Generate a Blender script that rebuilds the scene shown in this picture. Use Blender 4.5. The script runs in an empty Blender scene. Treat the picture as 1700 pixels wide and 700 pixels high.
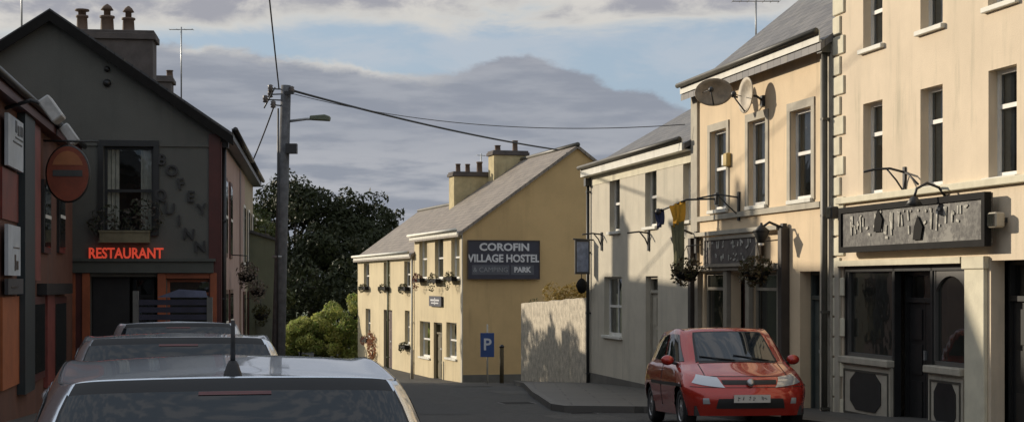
import bpy, bmesh, math, random
from mathutils import Vector, Matrix, Quaternion
R = math.radians
random.seed(7)
scene = bpy.context.scene
COL = scene.collection
EYE = 1.82
FPX = 2600.0      # focal length in photo pixels (1700 wide)
HX, HY = 850.0, 470.0

# ------------------------------------------------------------------ camera
cam = bpy.data.cameras.new('camera')
cam.sensor_width = 36.0
cam.lens = 36.0 * FPX / 1700.0
cam.shift_y = (HY - 350.0) / 1700.0
cam.clip_start = 0.1
cam.clip_end = 6000
cam_ob = bpy.data.objects.new('camera', cam)
cam_ob.location = (0, 0, EYE)
cam_ob.rotation_euler = (R(90), 0, 0)
COL.objects.link(cam_ob)
scene.camera = cam_ob
scene.view_settings.view_transform = 'Standard'
scene.view_settings.look = 'None'
scene.view_settings.exposure = 0.0
scene.view_settings.gamma = 1.0
scene.view_settings.use_curve_mapping = False
scene.cycles.max_bounces = 6
scene.cycles.use_denoising = True

# ------------------------------------------------------------------ sun and sky
SUN_AZ = -58.0      # degrees from +Y, negative = left
SUN_EL = 16.5
SUN_STRENGTH = 4.4
sdir = Vector((math.sin(R(SUN_AZ)) * math.cos(R(SUN_EL)), math.cos(R(SUN_AZ)) * math.cos(R(SUN_EL)), math.sin(R(SUN_EL))))
sun = bpy.data.lights.new('sun', 'SUN')
sun.energy = SUN_STRENGTH
sun.angle = R(0.8)
sun.color = (1.0, 0.88, 0.71)
sun_ob = bpy.data.objects.new('sun', sun)
sun_ob.rotation_euler = (-sdir).to_track_quat('-Z', 'Y').to_euler()
sun_ob.location = (-60, 40, 40)
COL.objects.link(sun_ob)

world = bpy.data.worlds.new('World')
scene.world = world
world.use_nodes = True
wt = world.node_tree
wt.nodes.clear()

class NT:
    def __init__(s, nt): s.nt = nt
    def n(s, t, **kw):
        o = s.nt.nodes.new(t)
        for k, v in kw.items(): setattr(o, k, v)
        return o
    def link(s, a, b): s.nt.links.new(a, b)
    def put(s, sock, v):
        if isinstance(v, bpy.types.NodeSocket): s.nt.links.new(v, sock)
        else: sock.default_value = v
    def m(s, op, a, b=0.0, c=0.0):
        o = s.n('ShaderNodeMath', operation=op)
        s.put(o.inputs[0], a); s.put(o.inputs[1], b); s.put(o.inputs[2], c)
        return o.outputs[0]
    def sm(s, v, a, b):
        o = s.n('ShaderNodeMapRange', interpolation_type='SMOOTHSTEP')
        s.put(o.inputs[0], v); s.put(o.inputs[1], a); s.put(o.inputs[2], b)
        o.inputs[3].default_value = 0; o.inputs[4].default_value = 1
        return o.outputs[0]
    def mix(s, f, a, b, blend='MIX'):
        o = s.n('ShaderNodeMix', data_type='RGBA', blend_type=blend)
        s.put(o.inputs[0], f)
        for i, v in ((6, a), (7, b)):
            if isinstance(v, bpy.types.NodeSocket): s.nt.links.new(v, o.inputs[i])
            else: o.inputs[i].default_value = (v[0], v[1], v[2], 1)
        return o.outputs[2]
    def noise(s, vec, scale, detail=4, rough=0.55, dist=0.0):
        o = s.n('ShaderNodeTexNoise')
        if vec is not None: s.nt.links.new(vec, o.inputs['Vector'])
        o.inputs['Scale'].default_value = scale; o.inputs['Detail'].default_value = detail
        o.inputs['Roughness'].default_value = rough; o.inputs['Distortion'].default_value = dist
        return o.outputs[0]
    def xyz(s, x, y, z=0.0):
        o = s.n('ShaderNodeCombineXYZ')
        s.put(o.inputs[0], x); s.put(o.inputs[1], y); s.put(o.inputs[2], z)
        return o.outputs[0]

w = NT(wt)
tc = w.n('ShaderNodeTexCoord')
sep = w.n('ShaderNodeSeparateXYZ'); w.link(tc.outputs['Generated'], sep.inputs[0])
sx, sy, sz = sep.outputs
az = w.m('ARCTAN2', sx, sy)
hl = w.m('SQRT', w.m('ADD', w.m('MULTIPLY', sx, sx), w.m('MULTIPLY', sy, sy)))
el = w.m('ARCTAN2', sz, hl)
sky = w.n('ShaderNodeTexSky', sky_type='NISHITA')
sky.sun_disc = False
sky.sun_elevation = R(SUN_EL)
sky.sun_rotation = R(SUN_AZ % 360)
sky.air_density = 1.0; sky.dust_density = 1.5; sky.ozone_density = 1.0
skyc = w.mix(1.0, sky.outputs[0], (0.075, 0.075, 0.075), 'MULTIPLY')
# blue gaps are a pale, milky blue
skyc = w.mix(0.72, skyc, (0.39, 0.50, 0.63))
vec1 = w.xyz(w.m('MULTIPLY', az, 9.0), w.m('MULTIPLY', el, 30.0), 3.1)
vec2 = w.xyz(w.m('MULTIPLY', az, 16.0), w.m('MULTIPLY', el, 90.0), 7.7)
vec3 = w.xyz(w.m('MULTIPLY', az, 26.0), w.m('MULTIPLY', el, 48.0), 1.3)
n1 = w.noise(vec1, 1.0, 7, 0.6, 0.3)
n2 = w.noise(vec2, 1.0, 5, 0.55)
n3 = w.noise(vec3, 1.0, 6, 0.6, 0.2)
# upper outline of the long low cloud bank (elevation against azimuth)
cr = w.n('ShaderNodeFloatCurve')
mr = w.n('ShaderNodeMapRange'); w.link(az, mr.inputs[0])
mr.inputs[1].default_value = -0.4; mr.inputs[2].default_value = 0.4
w.link(mr.outputs[0], cr.inputs['Value'])
pts = [(-0.4, .150), (-.21, .148), (-.10, .139), (-.05, .131), (-.02, .139), (0.005, .1445), (.03, .139), (.06, .128), (.085, .120), (.12, .107), (.2, .09), (.4, .08)]
c0 = cr.mapping.curves[0]
while len(c0.points) > 2: c0.points.remove(c0.points[1])
c0.points[0].location = ((pts[0][0] + .4) / .8, pts[0][1] * 4); c0.points[1].location = (1.0, pts[-1][1] * 4)
for a, v in pts[1:-1]: c0.points.new((a + .4) / .8, v * 4)
cr.mapping.update()
vb = w.m('MULTIPLY', cr.outputs[0], 0.25)
nn = w.m('MULTIPLY', w.m('SUBTRACT', n3, 0.5), 0.022)
dv = w.m('ADD', w.m('SUBTRACT', vb, el), nn)          # positive inside the bank
bank = w.sm(dv, -0.0015, 0.0035)
# colour of the bank: blue grey, streaked, with paler drifts, a little paler low down
bankc = w.mix(w.sm(n2, 0.38, 0.66), (0.268, 0.292, 0.345), (0.345, 0.365, 0.41))
bankc = w.mix(w.m('MULTIPLY', w.sm(n1, 0.50, 0.72), 0.30), bankc, (0.42, 0.42, 0.45))
edge = w.m('MULTIPLY', w.sm(dv, 0.009, 0.001), w.sm(n1, 0.30, 0.50))
edge = w.m('MULTIPLY', edge, w.sm(az, -0.02, -0.09))
bankc = w.mix(w.m('MULTIPLY', w.m('MULTIPLY', w.sm(el, 0.10, 0.07), w.sm(el, 0.02, 0.05)), w.m('MULTIPLY', w.sm(n2, 0.42, 0.62), 0.5)), bankc, (0.47, 0.475, 0.50))
bankc = w.mix(w.m('MULTIPLY', edge, 0.8), bankc, (0.66, 0.64, 0.60))
# upper broken cloud
upn = w.m('MULTIPLY', w.m('SUBTRACT', n1, 0.5), 0.05)
lim = w.m('ADD', 0.1635, w.m('MULTIPLY', w.sm(az, 0.05, 0.30), 0.004))
lim = w.m('SUBTRACT', lim, w.m('MULTIPLY', w.sm(az, -0.12, -0.24), 0.018))
up = w.sm(w.m('ADD', w.m('SUBTRACT', el, lim), upn), -0.006, 0.010)
gap_hi = w.m('MULTIPLY', w.sm(el, 0.22, 0.34), w.sm(n1, 0.58, 0.48))
up = w.m('MULTIPLY', up, w.m('SUBTRACT', 1.0, w.m('MULTIPLY', gap_hi, 0.7)))
upc = w.mix(w.sm(n3, 0.42, 0.70), (0.34, 0.345, 0.385), (0.62, 0.60, 0.57))
upc = w.mix(w.sm(w.m('ADD', w.m('SUBTRACT', el, lim), upn), 0.004, 0.017), (0.62, 0.605, 0.57), upc)
upc = w.mix(w.sm(el, 0.2, 0.5), upc, (0.66, 0.67, 0.70))
thin = w.m('MULTIPLY', w.sm(n1, 0.42, 0.62), 0.45)
skyc = w.mix(thin, skyc, (0.52, 0.54, 0.58))
c = w.mix(up, skyc, upc)
c = w.mix(bank, c, bankc)
bg = w.n('ShaderNodeBackground')
w.link(c, bg.inputs[0]); bg.inputs[1].default_value = 1.06
wo = w.n('ShaderNodeOutputWorld'); w.link(bg.outputs[0], wo.inputs[0])

# ------------------------------------------------------------------ materials
MATS = {}
def mat(name, col=(0, 0, 0), rough=0.8, var=0.12, scale=2.5, bump=0.0, bscale=60.0, metal=0.0, stain=0.0, stain_col=(0.12, 0.11, 0.09), coat=0.0, emit=0.0, spec=0.5, grime=0.0):
    if name in MATS: return MATS[name]
    m = bpy.data.materials.new(name); m.use_nodes = True
    t = NT(m.node_tree); m.node_tree.nodes.clear()
    out = t.n('ShaderNodeOutputMaterial'); b = t.n('ShaderNodeBsdfPrincipled')
    t.link(b.outputs[0], out.inputs[0])
    tc = t.n('ShaderNodeTexCoord'); v = tc.outputs['Object']
    n = t.noise(v, scale, 6, 0.6)
    lo = tuple(x * (1 - var) for x in col); hi = tuple(min(1, x * (1 + var)) for x in col)
    cc = t.mix(t.sm(n, 0.3, 0.7), lo, hi)
    if var > 0:
        n_f = t.noise(v, scale * 14, 3, 0.6)
        cc = t.mix(t.m('MULTIPLY', t.sm(n_f, 0.35, 0.7), min(0.5, var)), cc, tuple(x * 0.8 for x in col))
    if stain > 0:
        mp = t.n('ShaderNodeMapping'); t.link(v, mp.inputs[0]); mp.inputs['Scale'].default_value = (2.2, 2.2, 0.22)
        s1 = t.noise(mp.outputs[0], 1.6, 6, 0.65)
        s2 = t.noise(v, 0.55, 4, 0.6)
        f = t.m('MULTIPLY', t.sm(s1, 0.48, 0.72), t.sm(s2, 0.35, 0.65))
        cc = t.mix(t.m('MULTIPLY', f, stain), cc, stain_col)
    t.link(cc, b.inputs['Base Color'])
    b.inputs['Roughness'].default_value = rough
    b.inputs['Metallic'].default_value = metal
    b.inputs['Specular IOR Level'].default_value = spec
    if coat: b.inputs['Coat Weight'].default_value = coat; b.inputs['Coat Roughness'].default_value = 0.04
    if emit:
        t.link(cc, b.inputs['Emission Color']); b.inputs['Emission Strength'].default_value = emit
    if bump:
        bn = t.n('ShaderNodeBump'); bn.inputs['Strength'].default_value = bump; bn.inputs['Distance'].default_value = 0.02
        t.link(t.noise(v, bscale, 4, 0.6), bn.inputs['Height']); t.link(bn.outputs[0], b.inputs['Normal'])
    MATS[name] = m
    return m

def slate(name, c1, c2, axis='x', bw=0.32, rh=0.22, gap=0.012, moss=0.5):
    m = bpy.data.materials.new(name); m.use_nodes = True
    t = NT(m.node_tree); m.node_tree.nodes.clear()
    out = t.n('ShaderNodeOutputMaterial'); b = t.n('ShaderNodeBsdfPrincipled'); t.link(b.outputs[0], out.inputs[0])
    tc = t.n('ShaderNodeTexCoord')
    sp = t.n('ShaderNodeSeparateXYZ'); t.link(tc.outputs['Object'], sp.inputs[0])
    v = t.xyz(sp.outputs[0], t.m('MULTIPLY', sp.outputs[1], 1.27), 0.0) if axis == 'x' else t.xyz(sp.outputs[1], t.m('MULTIPLY', sp.outputs[0], 1.2), 0.0)
    br = t.n('ShaderNodeTexBrick'); t.link(v, br.inputs['Vector'])
    br.inputs['Scale'].default_value = 1.0; br.inputs['Brick Width'].default_value = bw; br.inputs['Row Height'].default_value = rh
    br.inputs['Mortar Size'].default_value = gap; br.inputs['Mortar Smooth'].default_value = 0.3
    br.inputs['Color1'].default_value = (*c1, 1); br.inputs['Color2'].default_value = (*c2, 1)
    br.inputs['Mortar'].default_value = (c1[0] * .45, c1[1] * .45, c1[2] * .45, 1)
    n = t.noise(tc.outputs['Object'], 1.1, 6, 0.65)
    cc = t.mix(t.m('MULTIPLY', t.sm(n, 0.45, 0.7), 0.55), br.outputs[0], tuple((a + b_) * .62 for a, b_ in zip(c1, c2)))
    n2 = t.noise(tc.outputs['Object'], 5.0, 5, 0.7)
    cc = t.mix(t.m('MULTIPLY', t.sm(n2, 0.56, 0.72), moss), cc, (0.22, 0.20, 0.12))
    t.link(cc, b.inputs['Base Color']); b.inputs['Roughness'].default_value = 0.62
    bn = t.n('ShaderNodeBump'); bn.inputs['Strength'].default_value = 0.6; bn.inputs['Distance'].default_value = 0.02
    t.link(br.outputs['Fac'], bn.inputs['Height']); bn.invert = True; t.link(bn.outputs[0], b.inputs['Normal'])
    return m

def glass(name, tint=(0.5, 0.55, 0.55), clear=0.75, wave=0.25, rough=0.02):
    m = bpy.data.materials.new(name); m.use_nodes = True
    t = NT(m.node_tree); m.node_tree.nodes.clear()
    out = t.n('ShaderNodeOutputMaterial')
    tr = t.n('ShaderNodeBsdfTransparent'); tr.inputs[0].default_value = (*tint, 1)
    df = t.n('ShaderNodeBsdfDiffuse'); df.inputs[0].default_value = (0.05, 0.052, 0.045, 1)
    base = t.n('ShaderNodeMixShader'); base.inputs[0].default_value = clear
    t.link(df.outputs[0], base.inputs[1]); t.link(tr.outputs[0], base.inputs[2])
    gl = t.n('ShaderNodeBsdfGlossy'); gl.inputs['Roughness'].default_value = rough; gl.inputs['Color'].default_value = (0.9, 0.93, 0.95, 1)
    fr = t.n('ShaderNodeFresnel'); fr.inputs[0].default_value = 1.62
    tc = t.n('ShaderNodeTexCoord')
    bn = t.n('ShaderNodeBump'); bn.inputs['Strength'].default_value = wave; bn.inputs['Distance'].default_value = 0.02
    t.link(t.noise(tc.outputs['Object'], 2.3, 2, 0.5), bn.inputs['Height'])
    t.link(bn.outputs[0], gl.inputs['Normal']); t.link(bn.outputs[0], fr.inputs['Normal'])
    mx = t.n('ShaderNodeMixShader'); t.link(fr.outputs[0], mx.inputs[0]); t.link(base.outputs[0], mx.inputs[1]); t.link(gl.outputs[0], mx.inputs[2])
    t.link(mx.outputs[0], out.inputs[0])
    MATS[name] = m
    return m

def leafmat(name, c1, c2, c3=None, transl=0.25):
    m = bpy.data.materials.new(name); m.use_nodes = True
    t = NT(m.node_tree); m.node_tree.nodes.clear()
    out = t.n('ShaderNodeOutputMaterial'); b = t.n('ShaderNodeBsdfPrincipled')
    tc = t.n('ShaderNodeTexCoord'); n = t.noise(tc.outputs['Object'], 0.9, 4, 0.6)
    g = t.n('ShaderNodeNewGeometry')
    cc = t.mix(t.sm(n, 0.35, 0.65), c1, c2)
    cc = t.mix(t.m('MULTIPLY', g.outputs['Random Per Island'], 0.6), cc, c3 or c2)
    t.link(cc, b.inputs['Base Color']); b.inputs['Roughness'].default_value = 0.6; b.inputs['Specular IOR Level'].default_value = 0.25
    tl = t.n('ShaderNodeBsdfTranslucent'); t.link(cc, tl.inputs[0])
    mx = t.n('ShaderNodeMixShader'); mx.inputs[0].default_value = transl
    t.link(b.outputs[0], mx.inputs[1]); t.link(tl.outputs[0], mx.inputs[2]); t.link(mx.outputs[0], out.inputs[0])
    return m

M_peach = mat('render_peach', (0.71, 0.555, 0.365), 0.88, 0.07, 0.8, 0.25, 45, stain=0.62, stain_col=(0.40, 0.33, 0.22))
M_cream = mat('render_cream', (0.685, 0.57, 0.42), 0.88, 0.07, 0.8, 0.25, 45, stain=0.62, stain_col=(0.34, 0.31, 0.22))
M_quoin = mat('quoin_stone', (0.66, 0.61, 0.46), 0.85, 0.10, 3, 0.2, 40, stain=0.3, stain_col=(0.3, 0.28, 0.2))
M_greytrim = mat('grey_trim', (0.42, 0.38, 0.30), 0.8, 0.12, 3, 0.15, 40, stain=0.5, stain_col=(0.15, 0.14, 0.11))
M_pearl = mat('render_pale', (0.56, 0.51, 0.405), 0.9, 0.09, 1.0, 0.5, 38, stain=0.62, stain_col=(0.36, 0.34, 0.27))
M_ochre = mat('render_ochre', (0.62, 0.52, 0.33), 0.9, 0.08, 0.7, 0.3, 40, stain=0.62, stain_col=(0.30, 0.23, 0.12))
M_ochre_g = mat('gable_ochre', (0.58, 0.40, 0.19), 0.9, 0.08, 0.7, 0.3, 40, stain=0.35, stain_col=(0.28, 0.20, 0.09))
M_plinth = mat('plinth_grey', (0.14, 0.13, 0.11), 0.9, 0.15, 2, 0.3)
M_olive = mat('render_olive', (0.112, 0.112, 0.100), 0.85, 0.08, 0.9, 0.25, 40, stain=0.4, stain_col=(0.06, 0.062, 0.055))
M_olive2 = mat('render_moss', (0.16, 0.17, 0.115), 0.9, 0.12, 1.2, 0.3, 40, stain=0.4, stain_col=(0.07, 0.07, 0.05))
M_pinkwall = mat('render_pink', (0.44, 0.31, 0.26), 0.9, 0.1, 1, 0.2)
M_beigewall = mat('render_beige', (0.42, 0.35, 0.24), 0.9, 0.1, 1, 0.2, stain=0.4)
M_rust = mat('rust_red_timber', (0.28, 0.075, 0.028), 0.55, 0.2, 3, 0.1)
M_orange = mat('orange_timber', (0.34, 0.10, 0.032), 0.6, 0.15, 3, 0.1)
M_maroon = mat('maroon_timber', (0.075, 0.018, 0.014), 0.5, 0.15, 3)
M_black = mat('black_paint', (0.018, 0.018, 0.018), 0.4, 0.2, 4)
M_blackm = mat('black_matte', (0.013, 0.012, 0.011), 0.85, 0.2, 4, spec=0.2)
M_iron = mat('black_iron', (0.03, 0.03, 0.03), 0.5, 0.2, 6)
M_white = mat('white_paint', (0.74, 0.72, 0.66), 0.45, 0.06, 5)
M_fascia = mat('fascia_pale', (0.66, 0.64, 0.56), 0.6, 0.08, 4, stain=0.3)
M_gutter = mat('gutter_dark', (0.07, 0.065, 0.05), 0.5, 0.2, 3)
M_slate = slate('roof_slate', (0.115, 0.112, 0.115), (0.19, 0.18, 0.17))
M_slate_b = slate('roof_slate_brown', (0.18, 0.15, 0.125), (0.27, 0.225, 0.18))
M_slate_d = slate('roof_slate_dark', (0.05, 0.05, 0.052), (0.07, 0.068, 0.068))
M_glass = glass('window_glass', (0.82, 0.85, 0.85), 0.9)
M_glassd = glass('shop_glass', (0.42, 0.46, 0.46), 0.55, 0.15)
M_curtain = mat('curtain_cloth', (0.55, 0.53, 0.46), 0.9, 0.15, 6)
M_room = mat('room_dark', (0.05, 0.045, 0.04), 0.95, 0.2)
M_asph = mat('asphalt', (0.058, 0.056, 0.052), 0.85, 0.30, 7.0, 0.6, 140, stain=0.55, stain_col=(0.032, 0.031, 0.03))
M_pave = slate('concrete_footpath', (0.070, 0.066, 0.058), (0.086, 0.081, 0.071), bw=1.1, rh=1.1, gap=0.02, moss=0.06)
M_kerb = slate('kerb_stone', (0.080, 0.077, 0.07), (0.105, 0.10, 0.092), bw=50.0, rh=1.15, gap=0.02, moss=0.05)
M_earth = mat('earth_grass', (0.07, 0.09, 0.035), 0.95, 0.3, 0.4, 0.6, 8)
M_stonew = mat('rough_render_wall', (0.52, 0.46, 0.36), 0.95, 0.30, 5.0, 1.0, 22, stain=0.6, stain_col=(0.3, 0.27, 0.2))
M_chim_o = mat('chimney_ochre', (0.52, 0.43, 0.24), 0.9, 0.15, 3, 0.3, stain=0.5)
M_chim_d = mat('chimney_dark', (0.10, 0.085, 0.078), 0.9, 0.2, 3, 0.4)
M_terra = mat('pot_clay', (0.13, 0.085, 0.06), 0.8, 0.2)
M_potw = mat('pot_pale', (0.40, 0.38, 0.35), 0.8, 0.2)
M_pole = mat('pole_timber', (0.115, 0.117, 0.122), 0.9, 0.25, 6, 0.5, 30, stain=0.5, stain_col=(0.05, 0.045, 0.04))
M_alu = mat('galvanised', (0.35, 0.36, 0.36), 0.45, 0.1, metal=0.6)
M_bark = mat('bark', (0.08, 0.065, 0.05), 0.95, 0.3, 6, 0.6)
M_navy = mat('sign_navy', (0.024, 0.027, 0.050), 0.45, 0.12)
M_signw = mat('sign_lettering', (0.60, 0.60, 0.62), 0.5, 0.05)
M_blue = mat('parking_blue', (0.035, 0.075, 0.22), 0.45, 0.08)
M_neon = mat('neon_red', (1.0, 0.10, 0.05), 0.4, 0.0, emit=0.32)

# ------------------------------------------------------------------ geometry helpers
class MB:
    """collects shapes and links them as ONE mesh object"""
    def __init__(s, M=None):
        s.v = []; s.f = []; s.mi = []; s.M = M or Matrix.Identity(4); s.cur = 0; s.smooth = False; s.sf = []
    def add(s, vs, fs):
        b = len(s.v)
        for p in vs: s.v.append(tuple(s.M @ Vector(p)))
        for f in fs: s.f.append([b + i for i in f]); s.mi.append(s.cur); s.sf.append(s.smooth)
    def box(s, x0, y0, z0, x1, y1, z1):
        if x0 > x1: x0, x1 = x1, x0
        if y0 > y1: y0, y1 = y1, y0
        if z0 > z1: z0, z1 = z1, z0
        s.add([(x0, y0, z0), (x1, y0, z0), (x1, y1, z0), (x0, y1, z0), (x0, y0, z1), (x1, y0, z1), (x1, y1, z1), (x0, y1, z1)],
              [(0, 3, 2, 1), (4, 5, 6, 7), (0, 1, 5, 4), (1, 2, 6, 5), (2, 3, 7, 6), (3, 0, 4, 7)])
        return s
    def quad(s, a, b, c, d): s.add([a, b, c, d], [(0, 1, 2, 3)]); return s
    def poly(s, ps): s.add(ps, [tuple(range(len(ps)))]); return s
    def prism(s, ps, dvec):
        """planar polygon ps extruded along dvec"""
        n = len(ps); d = Vector(dvec)
        q = [tuple(Vector(p) + d) for p in ps]
        fs = [tuple(range(n))[::-1], tuple(range(n, 2 * n))] + [(i, (i + 1) % n, n + (i + 1) % n, n + i) for i in range(n)]
        s.add(list(ps) + q, fs); return s
    def tube(s, pts, r, n=8, r2=None, cap=True):
        pts = [Vector(p) for p in pts]; N = len(pts); rings = []
        sm = s.smooth; s.smooth = True
        up = Vector((0, 0, 1))
        prev = None
        vs = []
        for i, p in enumerate(pts):
            t = (pts[min(i + 1, N - 1)] - pts[max(i - 1, 0)]).normalized()
            a = prev if prev is not None else (up if abs(t.z) < 0.95 else Vector((1, 0, 0)))
            x = a.cross(t)
            if x.length < 1e-4: x = Vector((1, 0, 0)).cross(t)
            x.normalize(); y = t.cross(x).normalized(); prev = -x.cross(t) if False else y
            rr = r if r2 is None else r + (r2 - r) * i / (N - 1)
            for k in range(n):
                an = 2 * math.pi * k / n
                vs.append(tuple(p + x * math.cos(an) * rr + y * math.sin(an) * rr))
        fs = []
        for i in range(N - 1):
            for k in range(n):
                fs.append((i * n + k, i * n + (k + 1) % n, (i + 1) * n + (k + 1) % n, (i + 1) * n + k))
        if cap: fs += [tuple(range(n))[::-1], tuple(range((N - 1) * n, N * n))]
        s.add(vs, fs); s.smooth = sm
        return s
    def lathe(s, c, axis, prof, n=20):
        """profile [(radius, along)] spun about axis through c"""
        a = Vector(axis).normalized(); x = a.orthogonal().normalized(); y = a.cross(x)
        c = Vector(c); sm = s.smooth; s.smooth = True
        vs = []
        for r, h in prof:
            for k in range(n):
                an = 2 * math.pi * k / n
                vs.append(tuple(c + a * h + x * math.cos(an) * r + y * math.sin(an) * r))
        fs = []
        for i in range(len(prof) - 1):
            for k in range(n):
                fs.append((i * n + k, i * n + (k + 1) % n, (i + 1) * n + (k + 1) % n, (i + 1) * n + k))
        fs += [tuple(range(n))[::-1], tuple(range((len(prof) - 1) * n, len(prof) * n))]
        s.add(vs, fs); s.smooth = sm
        return s
    def ball(s, c, r, sc=(1, 1, 1), n=10, m=6, jit=0.0):
        vs = []; fs = []; sm = s.smooth; s.smooth = True
        for i in range(m + 1):
            th = math.pi * i / m
            for k in range(n):
                ph = 2 * math.pi * k / n; j = 1 + random.uniform(-jit, jit)
                vs.append((c[0] + r * j * sc[0] * math.sin(th) * math.cos(ph), c[1] + r * j * sc[1] * math.sin(th) * math.sin(ph), c[2] + r * j * sc[2] * math.cos(th)))
        for i in range(m):
            for k in range(n):
                fs.append((i * n + k, (i + 1) * n + k, (i + 1) * n + (k + 1) % n, i * n + (k + 1) % n))
        s.add(vs, fs); s.smooth = sm; return s
    def build(s, name, m, parent=None, bevel=0.0, label=None):
        me = bpy.data.meshes.new(name)
        me.from_pydata(s.v, [], s.f)
        for k in (m if isinstance(m, (list, tuple)) else [m]): me.materials.append(k)
        for p, i, sf in zip(me.polygons, s.mi, s.sf): p.material_index = i; p.use_smooth = sf
        bm = bmesh.new(); bm.from_mesh(me)
        bmesh.ops.recalc_face_normals(bm, faces=bm.faces) if not getattr(s, 'keep', False) else None
        if bevel:
            bmesh.ops.bevel(bm, geom=[e for e in bm.edges if e.is_manifold and e.calc_face_angle(0) > 0.6], offset=bevel, segments=1, affect='EDGES', clamp_overlap=True)
        bm.to_mesh(me); bm.free(); me.update()
        o = bpy.data.objects.new(name, me); COL.objects.link(o)
        if parent is not None: o.parent = parent
        if label: o['label'] = label
        return o

def empty(name, loc, rz=0.0):
    o = bpy.data.objects.new(name, None); COL.objects.link(o)
    o.location = loc; o.rotation_euler = (0, 0, rz); o.empty_display_size = 0.3
    return o
def tag(o, label, cat, group=None, kind=None):
    if label: o['label'] = label
    if cat: o['category'] = cat
    if group: o['group'] = group
    if kind: o['kind'] = kind
    return o
def children(o): return [c for c in list(COL.objects) if c.parent == o]
def copy_tree(o, parent=None):
    c = o.copy(); COL.objects.link(c)
    if parent is not None: c.parent = parent
    for ch in children(o): copy_tree(ch, c)
    return c

def gz(y):
    """height of the street surface, falling away from the camera"""
    P = [(-40, 0.35), (0, 0), (12, -.06), (20, -.15), (25, -.38), (28, -.50), (33, -.62), (41, -.90), (48, -1.30), (55, -1.66), (60, -1.78), (70, -1.82), (90, -1.85), (3000, -1.85)]
    for (a, za), (b, zb) in zip(P, P[1:]):
        if y <= b:
            t = max(0, (y - a) / (b - a)); return za + (zb - za) * t
    return P[-1][1]

class Frame:
    """vertical plane through O with horizontal direction d; turns measured photo points on that plane into (along, height)"""
    def __init__(s, O, d, zb=0.0):
        s.zb = zb; s.O = Vector(O).to_2d() if len(O) > 2 else Vector(O); s.d = Vector(d).normalized()
        s.ang = math.atan2(s.d.y, s.d.x)
    def at(s, px, py):
        u = (px - HX) / FPX
        t = (s.O.y * u - s.O.x) / (s.d.x - u * s.d.y)
        Y = s.O.y + s.d.y * t
        return t, EYE + (HY - py) / FPX * Y - s.zb
    def t(s, px): return s.at(px, 0)[0]
    def rect(s, x0, x1, y0, y1):
        """opening from photo edges: left, right, top, bottom (measured at its middle)"""
        a, b = s.t(x0), s.t(x1); mx = (x0 + x1) / 2
        return min(a, b), max(a, b), s.at(mx, y1)[1], s.at(mx, y0)[1]
    def world(s, t, out=0.0, z=0.0):
        n = Vector((s.d.y, -s.d.x))
        p = s.O + s.d * t + n * out
        return Vector((p.x, p.y, s.zb + z))
    def mat(s, z=0.0): return Matrix.Translation((s.O.x, s.O.y, s.zb + z)) @ Matrix.Rotation(s.ang, 4, 'Z')

def wall_sheet(mb, W0, W1, z0, z1, ops, depth=0.16):
    """wall in the plane y=0 (outside is -y) with real openings and reveals"""
    xs = sorted({W0, W1} | {v for o in ops for v in (o[0], o[1]) if W0 < v < W1})
    zs = sorted({z0, z1} | {v for o in ops for v in (o[2], o[3]) if z0 < v < z1})
    inside = lambda x, z: any(o[0] < x < o[1] and o[2] < z < o[3] for o in ops)
    for a, b in zip(xs, xs[1:]):
        for c, d in zip(zs, zs[1:]):
            if not inside((a + b) / 2, (c + d) / 2):
                mb.quad((a, 0, c), (b, 0, c), (b, 0, d), (a, 0, d))
    for o in ops:
        a, b, c, d = o[:4]; D = depth
        mb.quad((a, 0, c), (a, 0, d), (a, D, d), (a, D, c)); mb.quad((b, 0, c), (b, D, c), (b, D, d), (b, 0, d))
        mb.quad((a, 0, d), (b, 0, d), (b, D, d), (a, D, d)); mb.quad((a, 0, c), (a, D, c), (b, D, c), (b, 0, c))

def window(parent, o, M=None, frame_m=None, depth=0.16, sill=True, curtain=1, rail=0.5, vert=False, glassm=None, sill_m=None, sill_out=0.07, name='window', sill_th=0.07):
    a, b, c, d = o[:4]; fm = frame_m or M_white; fw = 0.055; y0 = depth - 0.07; y1 = depth + 0.0
    mb = MB(M)
    mb.box(a, y0, c, a + fw, y1, d); mb.box(b - fw, y0, c, b, y1, d)
    mb.box(a + fw, y0, d - fw, b - fw, y1, d); mb.box(a + fw, y0, c, b - fw, y1, c + fw * 1.3)
    if rail: 
        zr = c + (d - c) * rail; mb.box(a + fw, y0 + .005, zr - .03, b - fw, y1 - .005, zr + .03)
    if vert: mb.box((a + b) / 2 - .02, y0 + .012, c + fw * 1.3, (a + b) / 2 + .02, y1 - .012, d - fw)
    f = mb.build(name, fm, parent)
    g = MB(M); g.quad((a + .03, y0 + .035, c + .03), (b - .03, y0 + .035, c + .03), (b - .03, y0 + .035, d - .03), (a + .03, y0 + .035, d - .03))
    g.build('pane', glassm or M_glass, f)
    if curtain:
        k = MB(M); wd = (b - a)
        yb = depth + 0.045
        def drape(xa, xb, za, zb):
            n = 10; vs = []; fs = []
            for i in range(n + 1):
                x = xa + (xb - xa) * i / n; yy = yb + 0.025 * math.sin(i * 2.1)
                vs += [(x, yy, za), (x, yy, zb)]
            for i in range(n): fs.append((2 * i, 2 * i + 2, 2 * i + 3, 2 * i + 1))
            k.add(vs, fs)
        if curtain == 1: drape(a, a + wd * .28, c, d); drape(b - wd * .28, b, c, d)
        elif curtain == 2: drape(a, b, c + (d - c) * .55, d)
        elif curtain == 3: drape(a, a + wd * .5, c, d); drape(b - wd * .2, b, c, d)
        k.build('curtain', M_curtain, f)
    if sill:
        q = MB(M); q.box(a - .08, -sill_out, c - sill_th, b + .08, depth - .02, c + .003)
        q.build('sill', sill_m or M_fascia, f, bevel=0.008)
    return f

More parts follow.
